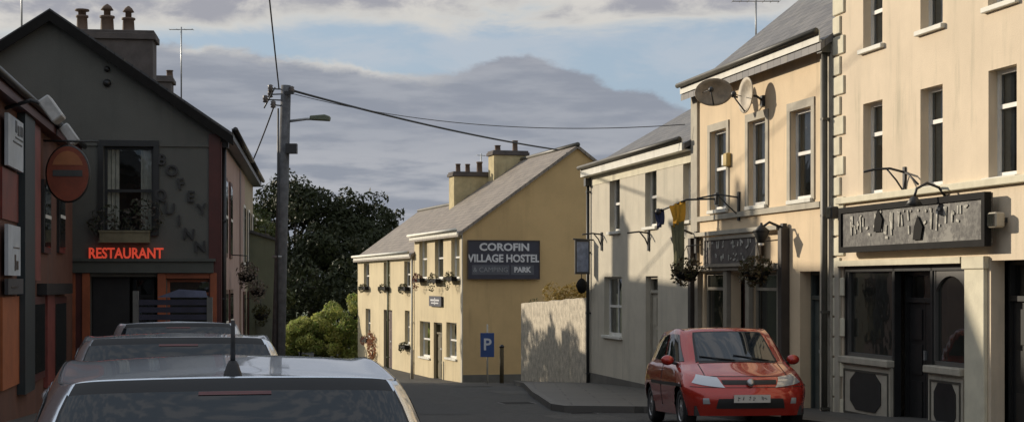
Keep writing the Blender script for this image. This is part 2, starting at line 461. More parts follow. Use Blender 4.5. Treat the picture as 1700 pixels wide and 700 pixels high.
def door(parent, o, M=None, m=None, depth=0.18, fan=0.0, glazed=0.0, double=False, handle=True, fan_glass=None, hm=None):
    a, b, c, d = o[:4]; m = m or M_black; top = d - fan
    mb = MB(M); y0, y1 = depth - .05, depth
    mb.box(a, depth - .1, c, a + .06, depth + .0, d); mb.box(b - .06, depth - .1, c, b, depth, d)
    mb.box(a + .06, depth - .1, d - .06, b - .06, depth, d)
    if fan: mb.box(a + .06, depth - .1, top - .04, b - .06, depth, top + .03)
    leaves = [(a + .065, b - .065)] if not double else [(a + .065, (a + b) / 2 - .006), ((a + b) / 2 + .006, b - .065)]
    tt = top - .045 if fan else d - .065
    for (l, r) in leaves:
        mb.box(l, y0, c + .01, r, y1, tt)
        hgt = tt - c
        zz = [c + .12, c + .12 + hgt * .30, c + hgt * .42, c + hgt * .66, c + hgt * .70, tt - .1]
        for k in range(0, 6, 2):
            if glazed and k >= 2: continue
            if double: cols = [(l + .08, r - .08)]
            else: cols = [(l + .09, (l + r) / 2 - .04), ((l + r) / 2 + .04, r - .09)]
            for (p, q) in cols:
                if q - p > .04:
                    mb.box(p, y0 - .018, zz[k], q, y0 + .0, zz[k + 1])
    dr = mb.build('door', m, parent)
    if fan:
        g = MB(M); g.quad((a + .05, depth - .03, top), (b - .05, depth - .03, top), (b - .05, depth - .03, d - .05), (a + .05, depth - .03, d - .05)); g.build('fanlight', fan_glass or M_glass, dr)
    if glazed:
        g = MB(M)
        for (l, r) in leaves:
            g.quad((l + .1, y0 - .004, c + (tt - c) * .42), (r - .1, y0 - .004, c + (tt - c) * .42), (r - .1, y0 - .004, tt - .1), (l + .1, y0 - .004, tt - .1))
        g.build('pane', M_glassd, dr)
    if handle:
        h = MB(M); xh = b - .15 if not double else (a + b) / 2 + .05
        h.box(xh - .02, y0 - .05, c + 1.0, xh + .02, y0 - .001, c + 1.14); h.box((a + b) / 2 - .13, y0 - .03, c + 1.15, (a + b) / 2 + .1, y0 - .019, c + 1.21) if not double else None
        h.build('handle', hm or M_alu, dr)
    return dr

def roof(parent, W, D, H, rise, m, over=0.25, ends=0.06, th=0.12, half=None):
    """gable roof, ridge along x; eaves height H at y=0; half = distance from front eave to ridge"""
    hd = half or D / 2
    mb = MB()
    sl = rise / hd
    x0, x1 = -ends, W + ends
    ps = [(x0, -over, H - over * sl), (x0, hd, H + rise), (x0, D + over, H + rise - (D + over - hd) * (rise / (D - hd)))]
    vs = []
    sec = [(-over, H - over * sl), (hd, H + rise), (D + over, H + rise - (D + over - hd) * (rise / (D - hd)))]
    low = [(y, z - th) for y, z in sec]
    poly = sec + low[::-1]
    mb.prism([(x0, y, z) for y, z in poly], (x1 - x0, 0, 0))
    o = mb.build('roof', m, parent)
    rg = MB(); rg.tube([(x0, hd, H + rise + .01), (x1, hd, H + rise + .01)], .09, 8); rg.build('ridge_tiles', M_gutter, o)
    return o

def chimney(parent, x, y, sx_, sy_, z0, z1, m, pots, potm, cap=0.12, capm=None, cowl=False):
    mb = MB(); mb.box(x - sx_ / 2, y - sy_ / 2, z0, x + sx_ / 2, y + sy_ / 2, z1)
    o = mb.build('chimney', m, parent, bevel=.01)
    c = MB(); c.box(x - sx_ / 2 - .07, y - sy_ / 2 - .07, z1 + .001, x + sx_ / 2 + .07, y + sy_ / 2 + .07, z1 + cap)
    c.box(x - sx_ / 2 - .03, y - sy_ / 2 - .03, z1 + cap + .001, x + sx_ / 2 + .03, y + sy_ / 2 + .03, z1 + cap + .07); c.build('chimney_cap', capm or m, o, bevel=.01)
    for (px, py, h, r, k) in pots:
        p = MB(); zb = z1 + cap + .06
        p.lathe((x + px, y + py, zb), (0, 0, 1), [(r * 1.15, 0), (r, .06), (r * .9, h * .85), (r * 1.1, h * .88), (r * 1.1, h), (r * .7, h), (r * .7, h * .7)], 12)
        if k == 1:   # cowl
            p.lathe((x + px, y + py, zb + h), (0, 0, 1), [(r * .5, 0), (r * .5, .14), (r * .95, .15), (r * .6, .24), (.02, .30)], 12)
        elif k == 2:
            p.lathe((x + px, y + py, zb + h), (0, 0, 1), [(r * .7, 0), (r * .7, .10), (r * 1.25, .11), (r * 1.25, .15), (.02, .16)], 12)
        p.build('chimney_pot', potm[k] if isinstance(potm, (list, tuple)) else potm, o)
    return o

def text_mesh(name, body, size, M, m, parent, ext=0.008, font_bold=0.0, align='CENTER', sxy=(1, 1)):
    cu = bpy.data.curves.new('tmp', 'FONT'); cu.body = body; cu.size = size; cu.extrude = ext; cu.align_x = align; cu.align_y = 'CENTER'; cu.offset = font_bold
    cu.resolution_u = 3
    to = bpy.data.objects.new('tmp', cu); COL.objects.link(to)
    dg = bpy.context.evaluated_depsgraph_get(); dg.update()
    me = bpy.data.meshes.new_from_object(to.evaluated_get(dg))
    bpy.data.objects.remove(to); me.name = name
    # text lies in XY: stand it up facing -Y
    me.transform(M @ Matrix.Rotation(R(90), 4, 'X') @ Matrix.Diagonal((sxy[0], sxy[1], 1, 1)))
    me.materials.clear(); me.materials.append(m)
    o = bpy.data.objects.new(name, me); COL.objects.link(o)
    if parent is not None: o.parent = parent
    return o

def catenary(a, b, sag, n=16):
    a, b = Vector(a), Vector(b)
    return [a.lerp(b, i / n) - Vector((0, 0, sag * 4 * (i / n) * (1 - i / n))) for i in range(n + 1)]

def px3(px, py, Y): return Vector(((px - HX) / FPX * Y, Y, EYE + (HY - py) / FPX * Y))

def leaves_mb(mb, blobs, n, size, rnd, flat=0.0):
    """many leaf-sized faces spread through ellipsoid clumps (cx,cy,cz,rx,ry,rz)"""
    tot = sum(b[3] * b[4] * b[5] for b in blobs)
    for b in blobs:
        k = max(8, int(n * (b[3] * b[4] * b[5]) / tot))
        for _ in range(k):
            while True:
                p = Vector((rnd.uniform(-1, 1), rnd.uniform(-1, 1), rnd.uniform(-1, 1)))
                if p.length <= 1: break
            if p.length > 1e-3: p = p.normalized() * (p.length ** 0.45)
            c = Vector((b[0] + p.x * b[3], b[1] + p.y * b[4], b[2] + p.z * b[5]))
            s_ = size * rnd.uniform(.5, 1.25)
            nrm = (p * 0.6 + Vector((rnd.gauss(0, 1), rnd.gauss(0, 1), rnd.gauss(0, 1))) * .5).normalized()
            x = nrm.orthogonal().normalized(); x.rotate(Quaternion(nrm, rnd.uniform(0, 6.28))); y = nrm.cross(x)
            mb.add([tuple(c - x * s_), tuple(c - y * s_ * .45), tuple(c + x * s_), tuple(c + y * s_ * .45)], [(0, 1, 2, 3)])

# ------------------------------------------------------------------ ground, road, footpaths
def grid_sheet(name, xs, ys, dz, m):
    mb = MB(); nx = len(xs)
    vs = [(x, y, gz(y) + dz) for y in ys for x in xs]
    fs = [(j * nx + i, j * nx + i + 1, (j + 1) * nx + i + 1, (j + 1) * nx + i) for j in range(len(ys) - 1) for i in range(nx - 1)]
    mb.add(vs, fs); o = mb.build(name, m); o['kind'] = 'structure'; return o
ys = [-300, -40, -20, 0, 6, 12, 16, 20, 22.5, 25, 28, 33, 37, 41, 44, 48, 51, 55, 57, 60, 70, 90, 200, 800, 2500]
grid_sheet('ground', [-2500, -400, -60, -20, 0, 20, 60, 400, 2500], ys, -0.02, M_earth)

def strip(name, left, right, dz, m, thick=None):
    """sheet between two polylines of (x, y) with equal counts, following the slope"""
    mb = MB(); L = []; Rr = []
    for (a, b), (c, d) in zip(zip(left, left[1:]), zip(right, right[1:])):
        n = max(1, int(abs(b[1] - a[1]) / 1.5))
        for k in range(n + (1 if (b == left[-1]) else 0)):
            t = k / n
            L.append((a[0] + (b[0] - a[0]) * t, a[1] + (b[1] - a[1]) * t)); Rr.append((c[0] + (d[0] - c[0]) * t, c[1] + (d[1] - c[1]) * t))
    n = len(L); vs = [(x, y, gz(y) + dz) for x, y in L] + [(x, y, gz(y) + dz) for x, y in Rr]
    mb.add(vs, [(i, n + i, n + i + 1, i + 1) for i in range(n - 1)])
    return mb, L, Rr

# road: the street bends left beyond the houses
mb, _, _ = strip('road', [(-9, -38), (-9, 0), (-13, 20), (-14, 40), (-16, 60), (-22, 90)], [(12, -38), (12, 0), (12, 20), (8, 40), (3, 60), (-9, 90)], 0.0, M_asph)
o = mb.build('road', M_asph); o['kind'] = 'structure'

def footpath(outer, inner, flip):
    mb, Lo, Li = strip('footpath', outer, inner, 0.12, M_pave)
    o = mb.build('footpath', M_pave); o['kind'] = 'structure'
    k = MB()
    for (a, b) in zip(Lo, Lo[1:]):
        d = Vector((b[0] - a[0], b[1] - a[1])).normalized(); n = Vector((-d.y, d.x)) * (1 if flip else -1)
        A0 = Vector(a); B0 = Vector(b); w_ = 0.14
        A1 = A0 + n * w_; B1 = B0 + n * w_
        pts_ = []
        vs = [(A0.x, A0.y, gz(A0.y) - .05), (B0.x, B0.y, gz(B0.y) - .05), (B0.x, B0.y, gz(B0.y) + .124), (A0.x, A0.y, gz(A0.y) + .124), (B1.x, B1.y, gz(B0.y) + .124), (A1.x, A1.y, gz(A0.y) + .124)]
        k.add(vs, [(0, 1, 2, 3), (3, 2, 4, 5)])
    kk = k.build('kerb', M_kerb); kk['kind'] = 'structure'
def faceX(y): return 5.33 - .21 * (y - 26)
# right: narrow path in front of the shops, then a wide apron by the pale house, narrowing to the lane
footpath([(faceX(-20) - 1.75, -20), (faceX(10) - 1.75, 10), (3.28, 27.3), (2.4, 28.05), (.95, 28.3), (.72, 29.0), (.45, 34), (.30, 41), (.05, 50.5)],
         [(faceX(-20) + .3, -20), (faceX(10) + .3, 10), (faceX(27.3) + .3, 27.35), (faceX(28.1) + .3, 28.1), (faceX(28.6) + .3, 28.6), (faceX(29.5) + .3, 29.5), (faceX(34) + .3, 34), (faceX(41) + .3, 41), (.5, 50.5)], False)
# left
def lfX(y): return -8.7 + .175 * (31 - y)
footpath([(-2.15 + .21 * 20, -15), (-2.15, 5.3), (-6.1, 24), (-7.2, 29.3), (-4.75, 30.4), (-4.6, 31), (-5.2, 40), (-6.5, 52), (-8.6, 62), (-11.5, 75)],
         [(lfX(-15) - .3, -15), (lfX(5.3) - .3, 5.3), (lfX(24) - .3, 24), (lfX(29.3) - .3, 29.3), (-9.2, 31.6), (-9.2, 32.0), (-7.6, 40), (-9.0, 52), (-11.5, 62), (-14.5, 75)], True)

# worn repair patches and covers in the road
def cover(x, y, w_, l_, label, m, name, cat):
    r = empty(name, (x, y, gz(y) + .004)); tag(r, label, cat)
    sl = (gz(y + .5) - gz(y - .5)); r.rotation_euler = (math.atan(sl), 0, R(12))
    k = MB(); k.box(-w_ / 2, -l_ / 2, -.02, w_ / 2, l_ / 2, .004); k.build('cover_plate', m, r)
    k = MB(); k.box(-w_ / 2 - .05, -l_ / 2 - .05, -.02, w_ / 2 + .05, l_ / 2 + .05, .001); k.build('cover_frame', M_kerb, r)
cover(.1, 31.5, .6, .6, 'square iron manhole cover in the road before the footpath corner', M_blackm, 'manhole_cover', 'manhole cover')
cover(-1.1, 43.0, .9, .6, 'wide iron access cover in the road farther down the street', M_blackm, 'manhole_cover', 'manhole cover')

def patch(x0, x1, y0, y1, m):
    k = MB(); n = 8; rn = random.Random(int(y0)); vs = []
    for i in range(n + 1):
        y = y0 + (y1 - y0) * i / n; sh = -.215 * (y - y0)
        vs += [(x0 + sh + rn.uniform(-.04, .04), y, gz(y) + .004), (x1 + sh + rn.uniform(-.04, .04), y, gz(y) + .004)]
    k.add(vs, [(2 * i, 2 * i + 1, 2 * i + 3, 2 * i + 2) for i in range(n)])
    o = k.build('road_patch', m); o['kind'] = 'structure'
M_patch = mat('asphalt_patch', (0.040, 0.039, 0.037), 0.8, 0.25, 8.0, 0.5, 140)
M_patch2 = mat('asphalt_worn', (0.078, 0.075, 0.068), 0.9, 0.25, 5.0, 0.5, 120)
patch(-1.6, -.7, 27.5, 37, M_patch); patch(-.2, 1.1, 36, 38.5, M_patch2); patch(-3.6, -2.9, 33, 55, M_patch2); patch(.9, 2.1, 25.2, 27.2, M_patch2)
cover(1.25, 28.0, .45, .38, 'small iron drain grating against the footpath kerb', M_blackm, 'drain_cover', 'drain')

# ------------------------------------------------------------------ right-hand row
RD = (0.2055, -0.9787)     # along the row, towards the camera
def row_frame(y): 
    return Frame((faceX(y), y), RD, gz(y) + .05)

def house_shell(root, W, D, H, rise, wall_m, ops, reveal=0.16, half=None, low=0.8, extra=None, gable_ops=()):
    mb = MB(); hd = half or D / 2
    wall_sheet(mb, 0, W, -low, H, ops, reveal)
    mb.poly([(0, 0, -low), (0, D, -low), (0, D, H), (0, hd, H + rise), (0, 0, H)])
    mb.poly([(W, 0, -low), (W, D, -low), (W, D, H), (W, hd, H + rise), (W, 0, H)])
    mb.quad((0, D, -low), (W, D, -low), (W, D, H), (0, D, H))
    mb.keep = True
    o = mb.build('wall', wall_m, root)
    rm = MB(); rm.quad((.02, 1.6, -low), (W - .02, 1.6, -low), (W - .02, 1.6, H - .02), (.02, 1.6, H - .02))
    rm.build('inner_wall', M_room, root)
    return o

def gutter(root, x0, x1, y, z, m=M_gutter, fm=M_fascia, fh=0.2, d=0.02):
    f = MB(); f.box(x0, y, z - fh, x1, y + d, z); f.box(x0, y + d, z - fh, x1, 0, z - fh + .03); o = f.build('fascia', fm, root)
    g = MB(); g.tube([(x0, y - .055, z - .02), (x1, y - .055, z - .02)], .055, 8); g.build('gutter', m, o)
    return o
def downpipe(root, x, z0, z1, m=M_gutter, r=.045, y=-.07, name='downpipe', hop=True):
    g = MB(); g.tube([(x, y, z0), (x, y, z1)], r, 8)
    if hop: g.box(x - .1, y - .09, z1 - .05, x + .1, y + .07, z1 + .16)
    z = z0 + .6
    while z < z1: g.box(x - .06, y - .05, z, x + .06, 0, z + .04); z += 1.6
    return g.build(name, m, root)

# ---- white house, far end of the row
F = row_frame(41.6); ZB = F.zb
WH = empty('terraced_house', F.world(0), F.ang)
tag(WH, 'plain pale rendered two storey house with a black drainpipe at its left corner', 'house', 'houses in the right-hand row')
Ww = F.t(1150); Hw = 3.07 + EYE - ZB
ops_up = [F.rect(1012, 1029, 291, 384), F.rect(1071, 1090, 276, 376), F.rect(1134, 1150.5, 260, 366)]
ops_up = [(a, min(b, Ww - .12), c, d) for a, b, c, d in ops_up]
op_w = F.rect(1003, 1032, 459, 557); op_d = F.rect(1072, 1092, 458, 640)
op_d = (op_d[0], op_d[1], .02, op_d[3])
house_shell(WH, Ww - .005, 8, Hw, 2.3, M_pearl, ops_up + [op_w, op_d], .2)
for o in ops_up: window(WH, o, depth=.2, curtain=3, rail=.5)
window(WH, op_w, depth=.2, curtain=1, rail=.5, vert=True)
door(WH, op_d, m=M_greytrim, depth=.2, fan=.35)
roof(WH, Ww - .005, 8, Hw, 2.3, M_slate, over=.22, ends=.03)
gutter(WH, -.02, Ww - .01, -.24, Hw - .0, fh=.26)
downpipe(WH, .12, -.3, Hw - .45, M_iron)
pb = MB(); pb.box(.0, -.02, -.6, Ww - .01, 0, .35); pb.build('plinth', M_plinth, WH)
bc = MB(); bc.box(0, -.012, Hw - .5, Ww - .01, -.0, Hw - .27); bc.build('eaves_band', M_quoin, WH)

# ---- middle pub house
F = row_frame(33.15); ZB = F.zb
MH = empty('terraced_house', F.world(0), F.ang)
tag(MH, 'peach two storey house with stone strips at its corners, over the small timber shopfront', 'house', 'houses in the right-hand row')
Wm = F.t(1384); Hm = 4.17 + EYE - ZB
ups = [F.rect(1180, 1207, 216, 348), F.rect(1243, 1272, 199, 341), F.rect(1313, 1348, 181, 331)]
sh = [F.rect(1169, 1209, 452, 586), F.rect(1214, 1246, 452, 700), F.rect(1250, 1296, 452, 590), F.rect(1328, 1361, 450, 700)]
sh[1] = (sh[1][0], sh[1][1], .04, sh[1][3]); sh[3] = (sh[3][0], sh[3][1], .04, sh[3][3])
house_shell(MH, Wm, 8.4, Hm, 3.35, M_peach, ups + sh, .2)
for i, o in enumerate(ups):
    f = window(MH, o, depth=.16, curtain=(3, 1, 2)[i], rail=.52)
    a, b, c, d = o; t = MB(); t.box(a - .14, -.025, c - .02, a - .002, 0, d + .14); t.box(b + .002, -.025, c - .02, b + .14, 0, d + .14); t.box(a - .14, -.027, d + .002, b + .14, 0, d + .15)
    t.build('window_surround', M_greytrim, f)
roof(MH, Wm, 8.4, Hm, 3.35, M_slate, over=.25, ends=.05)
gutter(MH, -.05, Wm + .02, -.27, Hm + .02, m=M_gutter, fm=M_fascia, fh=.2)
s_ = MB(); s_.box(-.0, -.05, -.5, .42, 0, Hm - .2); s_.build('corner_strip', M_greytrim, MH, bevel=.01)
s_ = MB(); s_.box(Wm - .46, -.05, -.5, Wm - .0, 0, Hm - .2); s_.build('corner_strip', M_greytrim, MH, bevel=.01)
zb_ = F.at(1240, 350)[1]
s_ = MB(); s_.box(.43, -.06, zb_ - .10, Wm - .47, 0, zb_ - .0); s_.build('string_course', M_greytrim, MH)
downpipe(MH, Wm - .08, -.3, Hm - .3, M_gutter, r=.055, y=-.13)
# timber shopfront
zf0 = F.at(1228, 449)[1]; zf1 = F.at(1228, 400)[1]
x0s, x1s = F.t(1158), F.t(1310)
s_ = MB()
for px in (1163, 1211, 1248, 1301):
    x = F.t(px); s_.box(x - .10, -.10, 0, x + .10, -.001, zf0)
s_.box(x0s, -.14, zf0 + .002, x1s, -.001, zf0 + .12)
s_.build('shopfront_frame', mat('timber_dun', (0.27, 0.235, 0.18), 0.6, 0.12, 4, stain=.3), MH, bevel=.008)
for i in (0, 2):
    a, b, c, d = sh[i]
    f = window(MH, (a + .02, b - .02, c, d), depth=.12, frame_m=mat('timber_dun', (0, 0, 0)), sill=True, curtain=0, rail=.80, glassm=M_glassd, sill_m=mat('timber_dun', (0, 0, 0)))
    k = MB(); zt = c + (d - c) * .80
    k.poly([(a + .1, .2, zt + .04), (b - .18, .2, zt + .04), (a + (b - a) * .62, .2, d - .1), (a + (b - a) * .30, .2, d - .1)]); k.build('swagged_blind', M_white, f)
    sr = MB(); sr.box(a, -.06, .0, b, 0, c - .08); sr.build('stall_riser', mat('timber_dun', (0, 0, 0)), MH)
door(MH, sh[1], m=mat('oxblood_door', (0.045, 0.012, 0.010), .4, .2), depth=.35, fan=.32)
door(MH, sh[3], m=mat('teal_door', (0.06, 0.075, 0.07), .45, .2), depth=.3, fan=.45)
pb = MB(); pb.box(sh[3][1] + .05, -.03, -.5, Wm - .47, 0, .25); pb.build('plinth', M_plinth, MH)

# sign board of the pub
def board(name, F, px0, px1, py0, py1, m_face, m_frame, out=.08, th=.07, label=None, cat='sign', group=None, fr=.06):
    a, b, c, d = F.rect(px0, px1, py0, py1)
    root = empty(name, F.world((a + b) / 2, out, c), F.ang)
    tag(root, label, cat, group)
    hw = (b - a) / 2; h = d - c
    k = MB(); k.box(-hw + .01, -th, .01, hw - .01, 0, h - .01); k.build('board', m_face, root)
    g = MB(); g.box(-hw, -th - .03, 0, hw, -th * .3, fr); g.box(-hw, -th - .03, h - fr, hw, -th * .3, h); g.box(-hw, -th - .03, fr, -hw + fr, -th * .3, h - fr); g.box(hw - fr, -th - .03, fr, hw, -th * .3, h - fr)
    g.build('sign_frame', m_frame, root)
    for x in (-hw * .7, hw * .7): g = MB(); g.box(x - .03, 0, h * .3, x + .03, out, h * .4); g.build('fixing', M_iron, root)
    return root, hw, h, th
mural = bpy.data.materials.new('weathered_signboard'); mural.use_nodes = True
t = NT(mural.node_tree); b = mural.node_tree.nodes['Principled BSDF']; tc = t.n('ShaderNodeTexCoord')
n1_ = t.noise(tc.outputs['Object'], 2.6, 6, .75, .4); n2_ = t.noise(tc.outputs['Object'], 9, 4, .7)
sp_ = t.n('ShaderNodeSeparateXYZ'); t.link(tc.outputs['Object'], sp_.inputs[0])
cc = t.mix(t.sm(n2_, .4, .62), (0.022, 0.018, 0.016), (0.10, 0.095, 0.082))
cc = t.mix(t.m('MULTIPLY', t.sm(n1_, .48, .6), t.sm(sp_.outputs[0], -1.6, .2)), cc, (0.19, 0.18, 0.155))
t.link(cc, b.inputs['Base Color']); b.inputs['Roughness'].default_value = .55
mural2 = mat('pub_signboard', (0.10, 0.085, 0.075), .6, .5, 7)
r_, hw, h, th = board('pub_sign', F, 1183, 1273, 391, 442, mural2, mat('timber_dun', (0, 0, 0)), out=.10, label='small weathered brown pub sign with faint pale lettering over the narrow doorway', group='signboards of the shops')
def strokes(root, hw, h, th, n, y0, y1, m, rnd, wd=.05):
    """weathered lettering, worn down to broken strokes"""
    k = MB(); x = -hw * .86; step = hw * 1.72 / n
    for i in range(n):
        H0 = h * y0; H1 = h * y1; X = x + i * step; w_ = step * .62
        kind = rnd.choice('HOEILNA')
        y = -th - .012
        def bar(xa, za, xb, zb):
            dx, dz = xb - xa, zb - za; L = math.hypot(dx, dz); nx, nz = -dz / L * wd / 2, dx / L * wd / 2
            k.prism([(xa + nx, y, za + nz), (xb + nx, y, zb + nz), (xb - nx, y, zb - nz), (xa - nx, y, za - nz)], (0, .010, 0))
        for _ in range(rnd.choice((2, 3, 3, 4))):
            xa = X + rnd.uniform(0, w_); za = H0 + (H1 - H0) * rnd.uniform(0, 1)
            if rnd.random() < .6: bar(xa, za, xa + rnd.uniform(-.03, .03), min(H1, za + (H1 - H0) * rnd.uniform(.3, .8)))
            else: bar(xa, za, min(X + w_ * 1.2, xa + rnd.uniform(.06, .16)), za + rnd.uniform(-.05, .05))
    return k.build('lettering', m, root)
rnd = random.Random(4)
M_let = mat('worn_lettering', (0.46, 0.44, 0.38), .85, .45, 9)
strokes(r_, hw, h, th, 6, .55, .86, M_let, rnd, .035); strokes(r_, hw * .7, h, th, 5, .16, .42, M_let, rnd, .03)

def place(root_name, label, cat, loc, rz=0, group=None):
    return tag(empty(root_name, loc, rz), label, cat, group)

# lanterns on the shopfront posts
def bracket_lamp(F, px, py, label, h=.42):
    t_, z = F.at(px, py)
    r = place('bracket_lamp', label, 'lamp', F.world(t_, 0, z), F.ang, 'black lamps on the pub front')
    k = MB(); k.box(-.06, -.04, -.35, .06, -.12, .1) ; k.tube([(0, -.05, .0), (0, -.35, .12), (0, -.5, .02)], .025, 6); k.build('bracket', M_iron, r)
    k = MB(); k.lathe((0, -.5, -.25), (0, 0, 1), [(.06, 0), (.15, .18), (.15, .2), (.17, .21), (.03, .32), (.02, .36)], 8); k.build('lantern', M_iron, r)
    k = MB(); k.lathe((0, -.5, -.245), (0, 0, 1), [(.05, -.05), (.055, -.01)], 8); k.build('bulb', M_white, r)
bracket_lamp(F, 1163, 392, 'black wall lantern at the left end of the small pub sign')
bracket_lamp(F, 1308, 380, 'black wall lantern at the right end of the small pub sign')
for px in (1160, 1310):
    pass
for px, pt in ((1156, 395), (1308, 378)):
    x = F.t(px); k = MB(); k.box(x - .09, -.16, 0.0, x + .09, -.002, F.at(px, pt)[1]); k.build('shopfront_post', mat('post_dark', (0.045, 0.035, 0.028), .5, .2), MH, bevel=.01)
k = MB(); xa, xb = F.t(1158), F.t(1306); z_ = F.at(1230, 384)[1]; k.box(xa, -.2, z_ - .04, xb, -.05, z_ + .04); k.build('shopfront_cornice', M_greytrim, MH)

# hanging baskets
def outf(F, out):
    p = F.world(0, out); return Frame((p.x, p.y), F.d, F.zb)
def basket(F, px, py, label, size=.34, out=.35):
    t_, z = outf(F, out).at(px, py)
    r = place('hanging_basket', label, 'flower basket', F.world(t_, out, z), F.ang, 'hanging baskets on the pub')
    k = MB(); k.lathe((0, 0, -.22), (0, 0, 1), [(.05, 0), (.18, .06), (.25, .2)], 12); k.build('basket', M_blackm, r)
    rr = random.Random(int(px)); k = MB(); leaves_mb(k, [(0, 0, .06, size, size, .2), (.1, -.1, -.12, size * .8, size * .8, .2)], 420, .05, rr); k.build('plants', leafmat('basket_leaf', (0.035, 0.045, 0.018), (0.06, 0.06, 0.025), (0.10, 0.05, 0.03)), r)
    k = MB()
    for a in (0, 2.1, 4.2): k.tube([(.24 * math.cos(a), .24 * math.sin(a), 0), (0, 0, .5)], .006, 4)
    k.tube([(0, 0, .5), (0, out, .55)], .012, 5); k.build('hanger', M_iron, r)
basket(F, 1140, 449, 'dark hanging basket left of the pub shopfront, at the pale house corner', out=.5)
basket(F, 1256, 448, 'dark hanging basket under the right end of the small pub sign', out=.45)

# flag on a slanting iron pole, saffron over blue
t_, z = F.at(1190, 330)
r = place('flag', 'limp saffron and blue flag hanging from the slanting iron pole beside the pub', 'flag', F.world(t_, 0, z), F.ang)
pl = MB(); tipx = -.85
pl.tube([(0, -.03, 0), (-.4, -.5, .0), (tipx, -.95, -.22)], .022, 6); pl.ball((tipx, -.97, -.23), .07, n=8, m=6); pl.box(-.06, -.04, -.12, .06, 0, .12); pl.build('flagpole', M_iron, r)
def cloth(x0, y0, z0, x1, y1, z1, drop, n=9):
    vs = []; fs = []
    for j in range(6):
        for i in range(n):
            u = i / (n - 1); f = j / 5
            s_w = (1 - .45 * f)
            x = x0 + (x1 - x0) * (.5 + (u - .5) * s_w); y = y0 + (y1 - y0) * (.5 + (u - .5) * s_w) + .05 * math.sin(i * 2.2 + j * .4); z = z0 + (z1 - z0) * u - drop * f
            vs.append((x, y, z))
    for j in range(5):
        for i in range(n - 1): fs.append((j * n + i, j * n + i + 1, (j + 1) * n + i + 1, (j + 1) * n + i))
    return vs, fs
k = MB(); k.smooth = True; k.add(*cloth(-.44, -.52, .0, -.62, -.76, -.12, .45)); k.build('saffron_band', mat('flag_saffron', (0.72, 0.36, 0.03), .8, .1), r)
k = MB(); k.smooth = True; k.add(*cloth(-.46, -.55, -.42, -.60, -.73, -.52, 1.05)); k.build('lower_band', mat('flag_grey_green', (0.18, 0.17, 0.09), .85, .3), r)
k = MB(); k.smooth = True; k.add(*cloth(-.78, -.88, -.14, -.86, -1.0, -.24, .35, 6)); k.build('blue_band', mat('flag_blue', (0.03, 0.04, 0.09), .8, .2), r)
# decorative iron arch bracket above the pub sign
t_, z = F.at(1228, 332)
r = place('iron_bracket', 'thin curved iron sign bracket under the middle upper window of the peach house', 'bracket', F.world(t_, 0, z), F.ang, 'iron brackets')
k = MB(); k.tube([(.0, -.02, .05), (-.25, -.35, .12), (-.5, -.7, .05)], .018, 6); k.tube([(0, -.02, -.3), (-.12, -.2, -.1), (-.25, -.35, .1)], .014, 6); k.box(-.04, -.04, -.4, .04, 0, .16); k.build('arm', M_iron, r)
# alarm box, dishes
t_, z = F.at(1211, 276)
r = place('alarm_box', 'small yellow and white alarm box between the upper windows of the peach house', 'alarm box', F.world(t_, 0, z), F.ang)
k = MB(); k.box(-.11, -.1, 0, .11, 0, .26); k.build('case', mat('alarm_yellow', (0.50, 0.36, 0.12), .5, .05), r, bevel=.02)
k = MB(); k.box(-.22, -.09, .02, -.115, 0, .24); k.build('strobe', M_white, r, bevel=.01)
M_dish = mat('dish_tan', (0.30, 0.23, 0.15), .6, .25, 8, stain=.5)
M_dish2 = mat('dish_pale', (0.42, 0.35, 0.25), .6, .25, 8, stain=.5)
def dish(F, px, py, rx, ry, out, nrm, label, m):
    t_, z = outf(F, out).at(px, py)
    r = place('satellite_dish', label, 'satellite dish', F.world(t_, out, z), F.ang, 'satellite dishes under the eaves')
    n = Vector(nrm).normalized(); x = n.cross(Vector((0, 0, 1))).normalized(); y = x.cross(n)
    k = MB(); k.smooth = True; vs = [tuple(-n * .10)]; fs = []; N = 28
    for j in range(1, 6):
        f = j / 5
        for i in range(N):
            a = 2 * math.pi * i / N
            p = x * math.cos(a) * rx * f + y * math.sin(a) * ry * f - n * .10 * (1 - f * f); vs.append(tuple(p))
    for i in range(N): fs.append((0, 1 + i, 1 + (i + 1) % N))
    for j in range(4):
        for i in range(N): fs.append((1 + j * N + i, 1 + (j + 1) * N + i, 1 + (j + 1) * N + (i + 1) % N, 1 + j * N + (i + 1) % N))
    k.add(vs, fs); o = k.build('reflector', m, r)
    so = o.modifiers.new('thick', 'SOLIDIFY'); so.thickness = .018
    k = MB(); q = n * (rx * .75) ; k.tube([tuple(-y * ry * .9), tuple(q - y * .05)], .014, 6); k.tube([tuple(x * rx * .6), tuple(q)], .008, 5)
    k.build('feed_arm', M_iron, r)
    k = MB(); k.ball(tuple(q), .055, n=8, m=6); k.build('receiver', M_iron, r)
    k = MB(); k.tube([tuple(-n * .1), tuple(-n * .22), (0, out * .98, -.1)], .022, 6); k.box(-.08, out - .04, -.2, .08, out - .002, 0); k.build('mount', M_iron, r)
dish(F, 1185, 153, .37, .27, .62, (.8, -.45, .05), 'large tan satellite dish facing the street at the left end of the peach house eaves', M_dish)
dish(F, 1238, 158, .32, .34, .35, (.08, -1, .05), 'slimmer satellite dish seen nearly edge on, second from the left under the peach house eaves', M_dish2)
# small lantern fittings on the string course
FM = F

